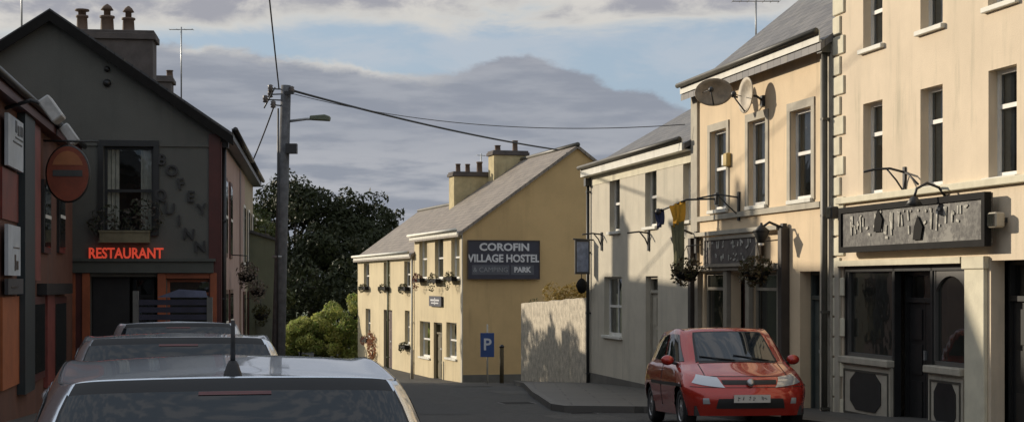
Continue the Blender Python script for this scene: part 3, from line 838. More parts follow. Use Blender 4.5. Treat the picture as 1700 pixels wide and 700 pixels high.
# ---- tall house
F = row_frame(25.93); ZB = F.zb
TH = empty('terraced_house', F.world(0), F.ang)
tag(TH, 'tall three storey cream house with pale quoins, above the black pub front', 'house', 'houses in the right-hand row')
Wt = 15.0; Ht = 8.6
cols = [(1433, 1465), (1528, 1565), (1640, 1688)]
mid = [F.rect(1433, 1465, 169, 322), F.rect(1528, 1565, 144, 309), F.rect(1641, 1688, 112, 293)]
zm = mid[0][2]; zt_ = mid[0][3]
top = []
for (a, b), py in zip(cols, (78, 46, 5)):
    x0, x1, z0, _ = F.rect(a, b, py - 50, py); top.append((x0, x1, z0, z0 + 1.15))
dx_ = mid[2][0] - mid[1][0]
more = [(mid[2][0] + dx_ * (i + 1), mid[2][1] + dx_ * (i + 1), mid[2][2], mid[2][3]) for i in range(3)]
more_t = [(a, b, top[2][2], top[2][3]) for a, b, _, _ in more]
lw = F.rect(1399, 1481, 441, 603); dr1 = F.rect(1483, 1538, 441, 720); rw = F.rect(1541, 1603, 441, 610)
lw = (lw[0], lw[1] , lw[2], lw[3]); dr1 = (lw[1] + .0, rw[0] - .0, .06, lw[3]); 
lw = (lw[0], lw[1], lw[2], dr1[3]); rw = (rw[0], rw[1], lw[2] - .02, dr1[3])
big = (lw[0], rw[1], .04, dr1[3])     # the whole pub opening; frame fills it
d2 = F.rect(1645, 1725, 431, 760); d2 = (d2[0], d2[0] + 1.5, .04, d2[3])
d3w = (d2[1] + .7, d2[1] + 2.4, .7, 2.4)
house_shell(TH, Wt, 9, Ht, 3.2, M_cream, mid + top + more + more_t + [big, d2, d3w], .2)
for i, o in enumerate(mid + more): window(TH, o, depth=.2, curtain=(2, 3, 1)[i % 3], rail=.66)
for i, o in enumerate(top + more_t): window(TH, o, depth=.2, curtain=(1, 1, 3)[i % 3], rail=.5)
window(TH, d3w, depth=.2, curtain=1)
roof(TH, Wt, 9, Ht, 3.2, M_slate_d, over=.2, ends=.05)
gutter(TH, -.02, Wt, -.24, Ht)
q = MB(); z = .0; i = 0
while z < Ht - .3:
    w_ = .42 if i % 2 == 0 else .27
    q.box(-.02, -.035, z, w_, .0, z + .30); z += .33; i += 1
q.build('quoins', M_quoin, TH, bevel=.012)
ff = MB(); ff.box(0, -.012, lw[3] + .0, Wt, 0, F.at(1500, 324)[1]); ff.build('shopfront_fascia', M_greytrim, TH) if False else None
# pub front joinery
sx0 = F.t(1481); sx1 = F.t(1541)
k = MB(); fr = .07
for x in (lw[0] + .001, sx0 - .05, sx1, rw[1] - .071):
    k.box(x, .03, .04, x + fr, .14, big[3] - .002)
k.box(lw[0] + fr, .03, big[3] - .09, rw[1] - fr, .14, big[3] - .003)
k.build('shopfront_frame', M_black, TH)
zs = F.at(1430, 603)[1]
for (a, b) in ((lw[0] + .07, sx0 - .05), (sx1 + .07, rw[1] - .07)):
    g = MB(); g.box(a, .05, zs + .1, a + .05, .12, big[3] - .09); g.box(b - .05, .05, zs + .1, b, .12, big[3] - .09); g.box(a, .05, zs + .1, b, .12, zs + .16)
    # arched head
    N = 12 if a > sx0 else 0; xm = (a + b) / 2; rr = (b - a) / 2; zt0 = big[3] - .55
    pts_ = [(a, .06, big[3] - .09)] + [(xm - rr * math.cos(math.pi * i / max(N, 1)), .06, zt0 + .38 * math.sin(math.pi * i / max(N, 1))) for i in range(N + 1)] + [(b, .06, big[3] - .09)]
    for i in range(N):
        p, q_ = pts_[1 + i], pts_[2 + i]; g.prism([p, q_, (q_[0], .06, big[3] - .09), (p[0], .06, big[3] - .09)], (0, .04, 0))
    f = g.build('shop_window', mat('arch_head_grey', (0.10, 0.095, 0.085), .5, .1), TH)
    g = MB(); g.quad((a, .1, zs + .1), (b, .1, zs + .1), (b, .1, big[3] - .1), (a, .1, big[3] - .1)); g.build('pane', M_glassd, f)
    g = MB(); g.box(a - .06, -.10, zs - .01, b + .06, .12, zs + .1); g.build('sill', M_greytrim, f, bevel=.015)
    g = MB(); g.box(a - .03, -.02, .05, b + .03, .12, zs - .012); rs = g.build('stall_riser', M_greytrim, TH)
    cx, cz = (a + b) / 2, (zs) / 2 + .02; hx, hz = (b - a) * .33, zs * .33
    pp = [(-hx, -hz * .55), (-hx * .62, -hz), (hx * .62, -hz), (hx, -hz * .55), (hx, hz * .55), (hx * .62, hz), (-hx * .62, hz), (-hx, hz * .55)]
    g = MB(); g.prism([(cx + u, -.035, cz + v) for u, v in pp], (0, .012, 0)); g.build('octagonal_panel', M_black, rs)
    g = MB()
    for (u0, v0, u1, v1) in ((a + .03, .1, a + .06, zs - .1), (b - .06, .1, b - .03, zs - .1), (a + .06, .1, b - .06, .13), (a + .06, zs - .13, b - .06, zs - .1)): g.box(u0, -.034, v0, u1, -.021, v1)
    g.build('panel_moulding', M_gutter, rs)
door(TH, (sx0 + .02, sx1, .05, big[3] - .1), m=M_black, depth=.30, fan=.42, double=True)
g = MB(); g.box(sx0 + .02, .05, .0, sx1, .24, .05); g.build('doorstep', M_kerb, TH)
k = MB(); a_ = F.t(1607); b_ = F.t(1640); k.box(a_, -.06, 0, b_, 0, big[3] + .08); k.box(a_ - .05, -.09, 0, b_ + .05, -.0, .28); k.box(a_ - .04, -.085, big[3] - .08, b_ + .04, -.0, big[3] + .09); k.build('pilaster', M_quoin, TH, bevel=.01)
k = MB(); k.box(.1, -.055, 0, lw[0] - .04, 0, big[3] + .0); k.build('pilaster', M_greytrim, TH, bevel=.01)
door(TH, d2, m=M_black, depth=.35, fan=.5, hm=M_white)
k = MB(); k.box(lw[0] - .1, -.10, big[3] + .002, rw[1] + .02, 0, big[3] + .09); k.build('door_head', M_quoin, TH)
k = MB(); zc = F.at(1600, 315)[1]; k.box(F.t(1395), -.09, zc, Wt - .1, 0, zc + .10); k.build('string_course', M_quoin, TH, bevel=.01)
# the big signboard
r_, hw, h, th = board('pub_sign', F, 1416, 1663, 332, 414, mural, M_blackm, out=.12, th=.10, label='long dark weathered signboard with pale worn lettering above the black pub front', group='signboards of the shops', fr=.09)
strokes(r_, hw * .97, h, th + .005, 19, .28, .80, M_let, random.Random(11), .038)
for (x, z, s_) in ((-hw * .38, h * .62, .15), (hw * .18, h * .40, .15)):
    k = MB(); k.prism([(x - s_, -th - .03, z - s_), (x + s_ * .6, -th - .03, z - s_), (x + s_, -th - .03, z + s_ * .2), (x, -th - .03, z + s_ * 1.3), (x - s_ * .7, -th - .03, z + s_ * .3)], (0, .012, 0)); k.build('painted_emblem', M_blackm, r_)
# iron sign arm and swan neck lamp, small lamps
t_, z = F.at(1503, 288)
r = place('iron_bracket', 'curved iron arm with triangular brace between two upper windows of the cream house', 'bracket', F.world(t_, 0, z), F.ang, 'iron brackets')
k = MB(); k.tube([(0, -.02, .02), (-.1, -.2, .08), (-.15, -.4, .07), (-.2, -.58, .03)], .02, 6); k.tube([(0, -.02, -.28), (-.05, -.12, -.1), (-.1, -.25, .07)], .015, 6); k.tube([(.0, -.02, .02), (.3, -.1, -.03), (.62, -.1, -.2)], .016, 6); k.box(-.035, -.03, -.34, .035, 0, .1); k.build('arm', M_iron, r)
def swan(F, px, py, label):
    t_, z = F.at(px, py)
    r = place('swan_neck_lamp', label, 'lamp', F.world(t_, 0, z), F.ang, 'lamps over the long sign')
    k = MB(); k.tube([(0, 0, 0), (0, -.12, .16), (0, -.3, .22), (0, -.46, .14), (0, -.5, .02)], .02, 7); k.box(-.05, -.03, -.06, .05, 0, .06); k.build('arm', M_iron, r)
    k = MB(); k.lathe((0, -.5, -.1), (0, 0, 1), [(.13, 0), (.07, .09), (.035, .13)], 10); k.build('lamp_shade', M_iron, r)
swan(F, 1572, 330, 'black swan neck lamp over the middle of the long dark signboard')
def flood(F, px, py, label, m=M_iron):
    t_, z = F.at(px, py)
    r = place('floodlight', label, 'lamp', F.world(t_, 0, z), F.ang, 'small floodlights')
    k = MB(); k.box(-.11, -.22, -.1, .11, -.08, .1); k.build('case', m, r, bevel=.02)
    k = MB(); k.box(-.025, -.1, -.03, .025, 0, .03); k.build('arm', M_iron, r)
    k = MB(); k.box(-.09, -.228, -.08, .09, -.221, .08); k.build('lens', M_glassd, r)
flood(F, 1396, 353, 'small black floodlight on the quoins left of the long dark signboard')
flood(F, 1671, 365, 'small grey floodlight at the right end of the long dark signboard', M_greytrim)

# small bracket lamps and hanging sign on the white house
F = row_frame(41.6)
for px, py, lb in ((1000, 393, 'curved iron arm beside the drainpipe of the pale house'), (1078, 391, 'curved iron arm between the upper windows of the pale house')):
    t_, z = F.at(px, py)
    r = place('iron_bracket', lb, 'bracket', F.world(t_, 0, z), F.ang, 'iron brackets')
    k = MB(); k.tube([(0, -.0, .06), (-.03, -.25, .09), (-.05, -.52, .06)], .022, 6); k.tube([(0, 0, -.3), (-.02, -.1, -.06), (-.03, -.22, .08)], .018, 6); k.box(-.05, -.04, -.35, .05, 0, .12); k.build('arm', M_iron, r)
t_, z = F.at(985, 398)
r = place('hanging_sign', 'small blue hanging sign on an arm at the far corner of the pale house', 'sign', F.world(t_ - .0, 0, z), F.ang)
k = MB(); k.tube([(0, 0, 0), (0, -.55, .02)], .022, 6); k.build('arm', M_iron, r)
k = MB(); k.box(-.03, -.46, -.84, .03, -.14, -.05); k.build('panel', mat('sign_bluegrey', (0.20, 0.24, 0.34), .5, .3, 8), r)
k = MB(); k.box(-.036, -.50, -.90, .036, -.10, -.84); k.box(-.036, -.50, -.05, .036, -.10, .0); k.box(-.036, -.50, -.84, .036, -.46, -.05); k.box(-.036, -.14, -.84, .036, -.10, -.05); k.build('sign_frame', M_iron, r)
k = MB(); k.ball((0, -.32, -1.2), .15, (1, 1, 1.3), 8, 6, .1); k.tube([(0, -.32, -.9), (0, -.32, -1.05)], .012, 4); k.build('lantern', M_blackm, r)

# aerial on the middle house
def aerial(label, base, h, bars, n=5, group='TV aerials', yaw=0.0, length=.9):
    r = place('tv_aerial', label, 'aerial', base, yaw, group)
    k = MB(); k.tube([(0, 0, 0), (0, 0, h)], .022, 6); k.build('mast', M_alu, r)
    if n:
        k = MB(); k.tube([(-length / 2, 0, h - .08), (length / 2, 0, h - .08)], .014, 5); k.build('boom', M_alu, r)
        k = MB()
        for i in range(n):
            x = -length / 2 + length * i / (n - 1); hh = bars * (.6 + .4 * i / n); k.tube([(x, -hh, h - .08), (x, hh, h - .08)], .008, 4)
        k.build('elements', M_alu, r)
b = px3(1255, 34, 36.8); b = Vector((b.x, b.y, 7.2)); aerial('wide thin TV aerial standing behind the slate roof of the peach house', b, 1.32, .25, 7, length=1.1)

# ---- rubble/rendered boundary wall beside the pale house
A = Vector((2.02, 41.72)); B = Vector((.29, 50.0)); dd = (A - B).normalized()
Lw = (A - B).length
GW = empty('boundary_wall', (B.x, B.y, gz(50)), math.atan2(dd.y, dd.x))
tag(GW, 'rough pale rendered yard wall joining the pale house, with the orange shrub behind it', 'wall')
k = MB(); n = 14; zt0 = 1.19 - gz(50) + .0; zt1 = 1.44 - gz(50)
wob = random.Random(3)
vs = []; fs = []
for i in range(n + 1):
    x = Lw * i / n; zt = zt0 + (zt1 - zt0) * i / n + wob.uniform(-.02, .02)
    vs += [(x, 0, -.3), (x, .32, -.3), (x, 0, zt), (x, .32, zt)]
for i in range(n):
    a = 4 * i; b = a + 4
    fs += [(a, b, b + 2, a + 2), (a + 1, a + 3, b + 3, b + 1), (a + 2, b + 2, b + 3, a + 3)]
fs += [(0, 2, 3, 1), (4 * n, 4 * n + 1, 4 * n + 3, 4 * n + 2)]
k.add(vs, fs); k.build('wall_face', M_stonew, GW)

# ------------------------------------------------------------------ the hostel and its neighbour
HD = Vector((-.277, .961)).normalized()          # facade direction going away
C0 = Vector((-1.73, 55.0))
# frame along the facade, left to right towards the camera => d = -HD
FH = Frame(C0, -HD, gz(55) - .05)               # t negative = away
def shift(o, W): return (o[0] + W, o[1] + W, o[2], o[3])
W1 = -FH.t(688); H1 = 1.9 + EYE - FH.zb
O1 = C0 + HD * W1
HH = empty('hostel_building', (O1.x, O1.y, FH.zb), FH.ang)
tag(HH, 'ochre two storey building with a bare gable carrying the dark village hostel sign', 'building')
up1 = [shift(FH.rect(*r), W1) for r in ((696, 709, 397, 462), (722, 736, 394, 462), (749, 763, 391, 462))]
lo1 = [shift(FH.rect(*r), W1) for r in ((697, 714, 533, 592), (741, 758, 535, 594))]
dr = shift(FH.rect(720, 734, 535, 636), W1); dr = (dr[0], dr[1], -.1, dr[3])
D1 = 8.4
house_shell(HH, W1, D1, H1, 3.05, [M_ochre, M_ochre_g], up1 + lo1 + [dr], .2, half=4.22)
gm = MB(); gm.poly([(W1 + .004, .003, -.6), (W1 + .004, D1, -.6), (W1 + .004, D1, H1), (W1 + .004, 4.22, H1 + 3.05), (W1 + .004, .003, H1)]); gm.build('gable_render', M_ochre_g, HH)
for o in up1: window(HH, o, depth=.2, curtain=1)
for o in lo1: window(HH, o, depth=.2, curtain=1, glassm=M_glass)
door(HH, dr, m=mat('door_olive', (0.10, 0.08, 0.03), .5, .2), depth=.2, fan=.4)
roof(HH, W1, D1, H1, 3.05, M_slate_b, over=.2, ends=.12, half=4.22)
gutter(HH, 0, W1, -.22, H1 - .0, m=M_fascia)
k = MB(); k.box(W1 + .005, .0, -.7, W1 + .05, D1, .32); k.build('plinth', M_plinth, HH)
k = MB(); k.box(W1 - .02, -.03, 0, W1 + .006, .0, H1 - .2); k.box(W1 - .22, -.03, 0, W1 - .02, 0, H1 - .2); k.build('corner_strip', M_pearl, HH)
chimney(HH, .45, 3.75, .85, 1.4, H1 + 1.6, H1 + 3.22, M_chim_o, [(-.1, -.4, .25, .12, 0), (0, .3, .45, .11, 0)], M_terra, capm=M_chim_d)
# window boxes / baskets on the hostel
def flowerbox(parent_frame, t0, t1, z, out, label, cols, size=.2, drop=.2):
    p = parent_frame.world((t0 + t1) / 2, out, z)
    r = place('window_box', label, 'flower box', p, parent_frame.ang, 'flower boxes of the hostel row')
    w_ = (t1 - t0) / 2
    k = MB(); k.box(-w_, -.1, -.16, w_, .1, .0); k.build('trough', M_blackm, r)
    k = MB(); leaves_mb(k, [(0, -.02, .04, w_ * .8, .13, size * .7), (0, -.10, -.14, w_ * .6, .10, drop * .8)], 220, .045, random.Random(int(abs(t0) * 100))); k.build('plants', cols, r)
LR = leafmat('geranium', (0.05, 0.05, 0.02), (0.16, 0.035, 0.02), (0.22, 0.05, 0.03))
LG = leafmat('trailing_green', (0.035, 0.045, 0.015), (0.06, 0.07, 0.025), (0.09, 0.06, 0.03))
for r_px, lb, mm in (((696, 709, 455, 468), 'rust coloured flowers under the leftmost upper window of the hostel', LR), ((722, 736, 455, 470), 'dark trailing plants under the middle upper window of the hostel', LG), ((749, 763, 450, 468), 'green and red plants under the rightmost upper window of the hostel', LG)):
    a, b, c, d = FH.rect(*r_px); flowerbox(FH, a, b, (c + d) / 2, .2, lb, mm, drop=.45)
# wall plants climbing between windows
r_px = (757, 766, 393, 430)
# blue plaque on the facade
a, b, c, d = FH.rect(716, 736, 491, 508)
r = place('wall_sign', 'small square navy sign above the hostel door', 'sign', FH.world((a + b) / 2, .04, c), FH.ang)
k = MB(); k.box(-(b - a) / 2, -.05, 0, (b - a) / 2, 0, d - c); k.build('board', M_navy, r)
k = MB(); k.box(-(b - a) * .36, -.06, (d - c) * .52, (b - a) * .36, -.051, (d - c) * .68); k.box(-(b - a) * .3, -.06, (d - c) * .26, (b - a) * .3, -.051, (d - c) * .38); k.box(-.05, -.06, (d - c) * .15, .05, -.051, (d - c) * .85); k.build('emblem', M_signw, r)

# second, lower house
C2 = C0 + HD * (W1 + .02)
F2 = Frame(C2, -HD, FH.zb - .05)
W2 = -F2.t(594); H2 = 1.27 + EYE - F2.zb
O2 = C2 + HD * W2
H2o = empty('terraced_house', (O2.x, O2.y, F2.zb), F2.ang)
tag(H2o, 'low cream house with a brown roof at the far end beyond the hostel', 'house')
up2 = [shift(F2.rect(*r), W2) for r in ((604, 613, 437, 478), (637, 646.5, 435, 478), (671, 681, 433, 477))]
lo2 = [shift(F2.rect(*r), W2) for r in ((607, 615, 512, 560), (672, 680, 515, 570))]
d2_ = shift(F2.rect(637, 651, 514, 606), W2); d2_ = (d2_[0], d2_[1], -.1, d2_[3])
house_shell(H2o, W2, 7.0, H2, 2.2, M_ochre, up2 + lo2 + [d2_], .2, half=3.0)
for o in up2 + lo2: window(H2o, o, depth=.2, curtain=1)
door(H2o, d2_, m=mat('door_brown', (0.07, 0.035, 0.03), .5, .2), depth=.2)
roof(H2o, W2, 7.0, H2, 2.2, M_slate_b, over=.2, ends=.15, half=3.0)
gutter(H2o, 0, W2, -.22, H2, m=M_fascia)
downpipe(H2o, W2 - 4.9, -.2, H2 - .2, mat('pipe_green', (0.12, 0.13, 0.06), .6), hop=False)
downpipe(H2o, W2 - .1, -.2, H2 - .2, M_fascia, hop=False)
chimney(H2o, W2 - .6, 2.45, .85, 1.55, H2 + 1.2, H2 + 3.05, M_chim_o, [(0, -.5, .35, .1, 0), (0, -.1, .35, .1, 0), (0, .4, .45, .12, 0)], M_terra, capm=M_chim_d)
for i, (r_px, lb) in enumerate((((603, 614, 470, 480), 'dark flower box under the leftmost upper window of the low far house'), ((636, 648, 470, 481), 'dark flower box above the brown door of the low far house'), ((670, 682, 470, 481), 'dark flower box under the upper window of the low far house nearest the hostel'), ((606, 616, 556, 566), 'red flowers under the ground floor window at the far end of the low house'), ((671, 681, 566, 578), 'dark plants under the ground floor window of the low far house nearest the hostel'))):
    a, b, c, d = F2.rect(*r_px); flowerbox(F2, a, b, (c + d) / 2, .14, lb, LR if i == 3 else LG, size=.12)
# aerial on hostel roof
b = px3(799, 285, 64.5); b.z -= .6
aerial('dark ragged aerial rising behind the left hostel chimney', b, 1.35, .12, 5, length=.4, yaw=.6)
# climbing roses at the far end
k = MB(); p = F2.world(F2.t(622), .15, 0)
r = place('climbing_rose', 'red flowering climber low on the far end of the cream house', 'plant', p, F2.ang)
k = MB(); leaves_mb(k, [(0, 0, .7, .7, .15, .6), (-.3, 0, 1.1, .35, .12, .4)], 260, .09, random.Random(5)); k.build('foliage', leafmat('rose_leaf', (0.30, 0.14, 0.08), (0.45, 0.18, 0.12), (0.12, 0.12, 0.04)), r)
k = MB(); k.tube([(0, .05, 0), (.1, .03, .5), (0, 0, 1.0)], .03, 6, .015); k.build('stem', M_bark, r)

# hostel gable sign
FG = Frame(C0, (HD.y, -HD.x), FH.zb)            # along the gable, away from the street
a, b, c, d = FG.rect(776, 893, 400, 462)
r = place('hostel_sign', 'dark blue sign lettered in white, fixed high on the ochre hostel gable', 'sign', FG.world((a + b) / 2, .09, c), FG.ang)
hw = (b - a) / 2; h = d - c
k = MB(); k.box(-hw, -.05, 0, hw, 0, h); k.build('board', M_navy, r)
k = MB(); k.box(-hw - .03, -.07, -.03, hw + .03, -.01, .0); k.box(-hw - .03, -.07, h, hw + .03, -.01, h + .03); k.box(-hw - .03, -.07, 0, -hw, -.01, h); k.box(hw, -.07, 0, hw + .03, -.01, h); k.build('sign_frame', mat('sign_frame_brown', (0.06, 0.04, 0.035), .6), r)
for x in (-hw * .8, hw * .8): k = MB(); k.box(x - .03, 0, .1, x + .03, .09, h - .1); k.build('fixing', M_iron, r)
text_mesh('lettering', 'COROFIN', .36, Matrix.Translation((.02, -.055, h * .83)), M_signw, r, font_bold=.012, sxy=(1.15, 1))
text_mesh('lettering', 'VILLAGE HOSTEL', .37, Matrix.Translation((0, -.055, h * .53)), M_signw, r, font_bold=.012, sxy=(.93, 1))
for u0, u1 in ((-.9, .15), (.20, .85)): k = MB(); k.box(hw * u0, -.06, h * .10, hw * u1, -.051, h * .36); k.build('lower_panel', mat('sign_grey', (0.085, 0.09, 0.11), .5), r)
text_mesh('lettering', '& CAMPING', .24, Matrix.Translation((-hw * .38, -.065, h * .23)), mat('sign_letter_dim', (0.25, 0.26, 0.28), .5), r, ext=.004)
text_mesh('lettering', 'PARK', .25, Matrix.Translation((hw * .52, -.065, h * .23)), M_signw, r, ext=.004, font_bold=.01)

# parking sign and post in front of the gable
p = px3(809, 590, 53.0); g0 = gz(53)
r = place('parking_sign', 'blue P parking sign on a short pole before the ochre gable', 'sign', (p.x, 53.0, g0), R(-4))
k = MB(); k.tube([(0, .03, -.2), (0, .03, 2.0)], .03, 8); k.build('pole', M_greytrim, r)
z1_ = EYE + (HY - 552) / FPX * 53 - g0; z0_ = EYE + (HY - 592) / FPX * 53 - g0
k = MB(); k.box(-.235, -.02, z0_, .235, .0, z1_); k.build('panel', M_blue, r, bevel=.008)
text_mesh('lettering', 'P', .56, Matrix.Translation((0, -.022, (z0_ + z1_) / 2)), M_signw, r, ext=.004, font_bold=.01)
p = px3(833, 0, 53.4)
r = place('bollard', 'slim dark brown post before the ochre gable, right of the parking sign', 'bollard', (p.x, 53.4, gz(53.4)))
k = MB(); k.tube([(0, 0, -.2), (0, 0, 1.22)], .075, 10); k.build('shaft', mat('post_brown', (0.07, 0.05, 0.02), .8, .2), r)
k = MB(); k.lathe((0, 0, 1.22), (0, 0, 1), [(.085, 0), (.085, .05), (.03, .1)], 10); k.build('post_cap', M_iron, r)
p = px3(684, 0, 58.5)
r = place('bollard', 'thin grey post on the sunlit pavement left of the hostel windows', 'bollard', (p.x, 58.5, gz(58.5)))
k = MB(); k.tube([(0, 0, -.2), (0, 0, 1.1)], .06, 8); k.build('shaft', M_greytrim, r)
# wheelie bin
p = px3(748, 0, 56.5)

# ------------------------------------------------------------------ left side: the restaurant with its gable to us
SD = Vector((-.1227, .9925)).normalized()
Rc = Vector((-5.97, 32.0))
GB = gz(32) - .02
FB = Frame(Rc, (SD.y, -SD.x), GB)        # gable, t negative = to the left
FS = Frame(Rc, SD, GB)                    # side facade (away from us), outside to the right
BW = 6.75
BL = 16.3
BO = empty('restaurant_building', (Rc.x, Rc.y, GB), math.atan2(SD.y, SD.x))   # local x = away along the side, local y = left
tag(BO, 'dark olive rendered house turning its gable to us, rust timber restaurant front below', 'building')
Hb = 3.14 + EYE - GB
hd = 3.35; rise = 2.27
# gable wall: local frame for the gable plane: x across (left to right), outside -y.  gable origin at left corner
GM = Matrix.Rotation(-math.pi / 2, 4, 'Z') @ Matrix.Translation((-BW, 0, 0))   # maps gable coords -> root coords
def gop(*r):
    a, b, c, d = FB.rect(*r); return (a + BW, b + BW, c, d)
g_up = gop(172, 255, 243, 386)
g_door = gop(150, 262, 459, 700); g_door = (g_door[0], g_door[1], -.05, g_door[3])
g_win = gop(277, 358, 463, 560)
k = MB(GM); wall_sheet(k, 0, BW, -.6, Hb, [g_up, g_door, g_win], .2)
k.poly([(0, 0, Hb), (BW, 0, Hb), (BW - hd, 0, Hb + rise)])
k.M = Matrix.Identity(4)
s_up = [FS.rect(379, 389, 262, 345)]
L1 = 8.3
k2 = []
wall_sheet(k, 0, L1, -.6, Hb, [], .2)
k.quad((0, BW, -.6), (L1, BW, -.6), (L1, BW, Hb), (0, BW, Hb))
k.poly([(L1, 0, -.6), (L1, BW, -.6), (L1, BW, Hb), (L1, hd, Hb + rise), (L1, 0, Hb)])
k.keep = True; k.build('wall', M_olive, BO)
k = MB(GM); k.quad((.05, 1.8, -.5), (BW - .05, 1.8, -.5), (BW - .05, 1.8, Hb), (.05, 1.8, Hb)); k.build('inner_wall', M_room, BO)
# roof
def ridge_roof(parent, x0, x1, H, rise, hd, W, m, over=.25, th=.12, front=.0):
    mb = MB(); sl = rise / hd; s2 = rise / (W - hd)
    sec = [(-over, H - over * sl), (hd, H + rise), (W + over, H + rise - (W + over - hd) * s2)]
    poly = sec + [(y, z - th) for y, z in sec][::-1]
    mb.prism([(x0, y, z + .1) for y, z in poly], (x1 - x0, 0, 0))
    return mb.build('roof', m, parent)
rf = ridge_roof(BO, -.18, L1, Hb, rise, hd, BW, M_slate_d)
k = MB(); sl = rise / hd
k.prism([(-.22, -.28, Hb - .28 * sl + .04), (-.22, hd, Hb + rise + .06), (-.22, BW + .28, Hb - .28 * sl + .04), (-.22, BW + .28, Hb - .28 * sl - .16), (-.22, hd, Hb + rise - .16), (-.22, -.28, Hb - .28 * sl - .16)], (.035, 0, 0)); k.build('barge_board', M_blackm, BO)
chimney(BO, 7.6, 3.1, .9, 2.05, Hb + .9, Hb + rise + .62, M_chim_d, [(0, .75, .42, .14, 2), (0, .14, .42, .17, 1), (0, -.38, .38, .155, 1)], [M_terra, M_terra, M_terra], cap=.16, capm=M_chim_d)
# trim of the gable
f = window(BO, g_up, GM, frame_m=M_black, depth=.2, curtain=1, rail=.49, glassm=M_glass, sill=True, sill_m=M_black)
a, b, c, d = g_up
k = MB(GM); k.box(a - .11, -.05, c - .05, a - .001, .0, d + .11); k.box(b + .001, -.05, c - .05, b + .11, .0, d + .11); k.box(a - .11, -.055, d + .001, b + .11, 0, d + .12); k.build('window_surround', M_black, f)
k = MB(GM); zl = FB.at(250, 239)[1]; k.box(.0, -.03, zl - .05, a - .12, 0, zl); k.box(b + .12, -.03, zl - .05, BW - .18, 0, zl); k.build('string_course', M_olive, BO)
# fascia band and rust joinery
zb0 = FB.at(240, 455)[1]; zb1 = FB.at(240, 437)[1]
k = MB(GM); xl = FB.t(110) + BW; k.box(xl - 1.5, -.14, zb0 + .03, BW - .12, 0, zb1 + .04); k.box(xl - 1.5, -.19, zb1 + .041, BW - .08, 0, zb1 + .10); k.build('shop_fascia', mat('fascia_green', (0.07, 0.075, 0.065), .6, .12), BO)
k = MB(GM)
for (p, q) in ((112, 126), (137, 150), (262, 276), (349, 360)):
    x0_, x1_ = FB.t(p) + BW, FB.t(q) + BW; k.box(x0_, -.09, -.1, x1_, -.002, zb0 + .028)
zz = FB.at(310, 560)[1]
k.box(FB.t(276) + BW, -.06, -.1, FB.t(349) + BW, -.003, zz - .03); k.box(FB.t(276) + BW, -.06, g_win[3] + .01, FB.t(349) + BW, -.003, zb0 + .028)
k.build('shopfront_frame', M_rust, BO, bevel=.008)
k = MB(GM); k.box(FB.t(126) + BW, -.05, -.1, FB.t(137) + BW, -.002, zb0 + .02); k.build('dark_panel', M_maroon, BO)
f = window(BO, g_win, GM, frame_m=M_rust, depth=.15, curtain=0, rail=.75, glassm=M_glassd, sill=False)
door(BO, (g_door[0] + .75, g_door[1] - .15, .0, g_door[3]), GM, m=M_black, depth=.9, fan=.4, double=True, glazed=1)
k = MB(GM); k.box(g_door[0] + .0, .3, 0, g_door[0] + .74, .34, g_door[3]); k.build('porch_screen', M_black, BO)
k = MB(GM); k.box(BW - .22, -.035, -.1, BW - .0, .0, Hb - .1); k.build('corner_strip', M_maroon, BO)
for dx in (0,):
    k = MB(GM); x = FB.t(178) + BW; z = FB.at(178, 115)[1]; k.lathe((x, -.04, z), (0, 1, 0), [(.06, 0), (.06, .04)], 10); z2 = FB.at(178, 138)[1]; k.lathe((x, -.04, z2), (0, 1, 0), [(.08, 0), (.08, .04)], 10); k.build('wall_vent', M_black, BO)
k = MB(); k.box(.51, -.02, -.1, 7.69, -.001, Hb - .25); k.build('painted_front', M_pinkwall, BO)
# side facade of the restaurant: windows in maroon frames
k = MB(); k.box(.0, -.03, -.1, .5, -.0, Hb - .25); k.box(7.7, -.03, -.1, 8.28, 0, Hb - .25); k.build('side_pilaster', M_maroon, BO)
for (x0_, x1_, z0_, z1_) in ((1.1, 2.0, 3.0, 4.7), (3.0, 3.9, 3.0, 4.7), (1.0, 2.2, .9, 2.3), (2.9, 4.2, .9, 2.3)):
    k = MB(); k.box(x0_, -.05, z0_, x1_, -.002, z1_); f = k.build('window', M_maroon, BO)
    k = MB(); k.box(x0_ + .09, -.058, z0_ + .09, x1_ - .09, -.051, z1_ - .09); k.build('pane', M_glassd, f)
    k = MB(); k.box(x0_ + .09, -.066, (z0_ + z1_) / 2 - .03, x1_ - .09, -.059, (z0_ + z1_) / 2 + .03); k.build('meeting_rail', M_white, f)
gutter(BO, .0, L1, -.26, Hb + .02, m=M_black, fm=M_black)
downpipe(BO, .32, -.1, Hb - .3, M_black)
# flower box on the gable window, neon, letters
a, b, c, d = FB.rect(168, 250, 383, 403)
r = place('window_box', 'pale wooden flower box under the dark gable window of the restaurant', 'flower box', FB.world((a + b) / 2, .03, c), FB.ang)
hw = (b - a) / 2
k = MB(); k.box(-hw, -.24, 0, hw, -.22, d - c); k.box(-hw, -.02, 0, hw, 0, d - c); k.box(-hw, -.22, 0, -hw + .02, -.02, d - c); k.box(hw - .02, -.22, 0, hw, -.02, d - c); k.box(-hw + .02, -.22, 0, hw - .02, -.02, .03)
k.box(-hw - .02, -.26, d - c - .035, hw + .02, -.241, d - c); k.box(-hw - .02, -.26, 0, hw + .02, -.241, .03); k.build('trough', mat('trough_wood', (0.16, 0.14, 0.085), .7, .2, 5), r)
k = MB(); leaves_mb(k, [(-.3, -.12, .42, .45, .12, .36), (.35, -.12, .5, .42, .12, .42)], 420, .06, random.Random(9)); k.build('plants', leafmat('box_plants', (0.03, 0.045, 0.02), (0.05, 0.06, 0.03), (0.16, 0.12, 0.12)), r)
a, b, c, d = FB.rect(150, 270, 411, 431)
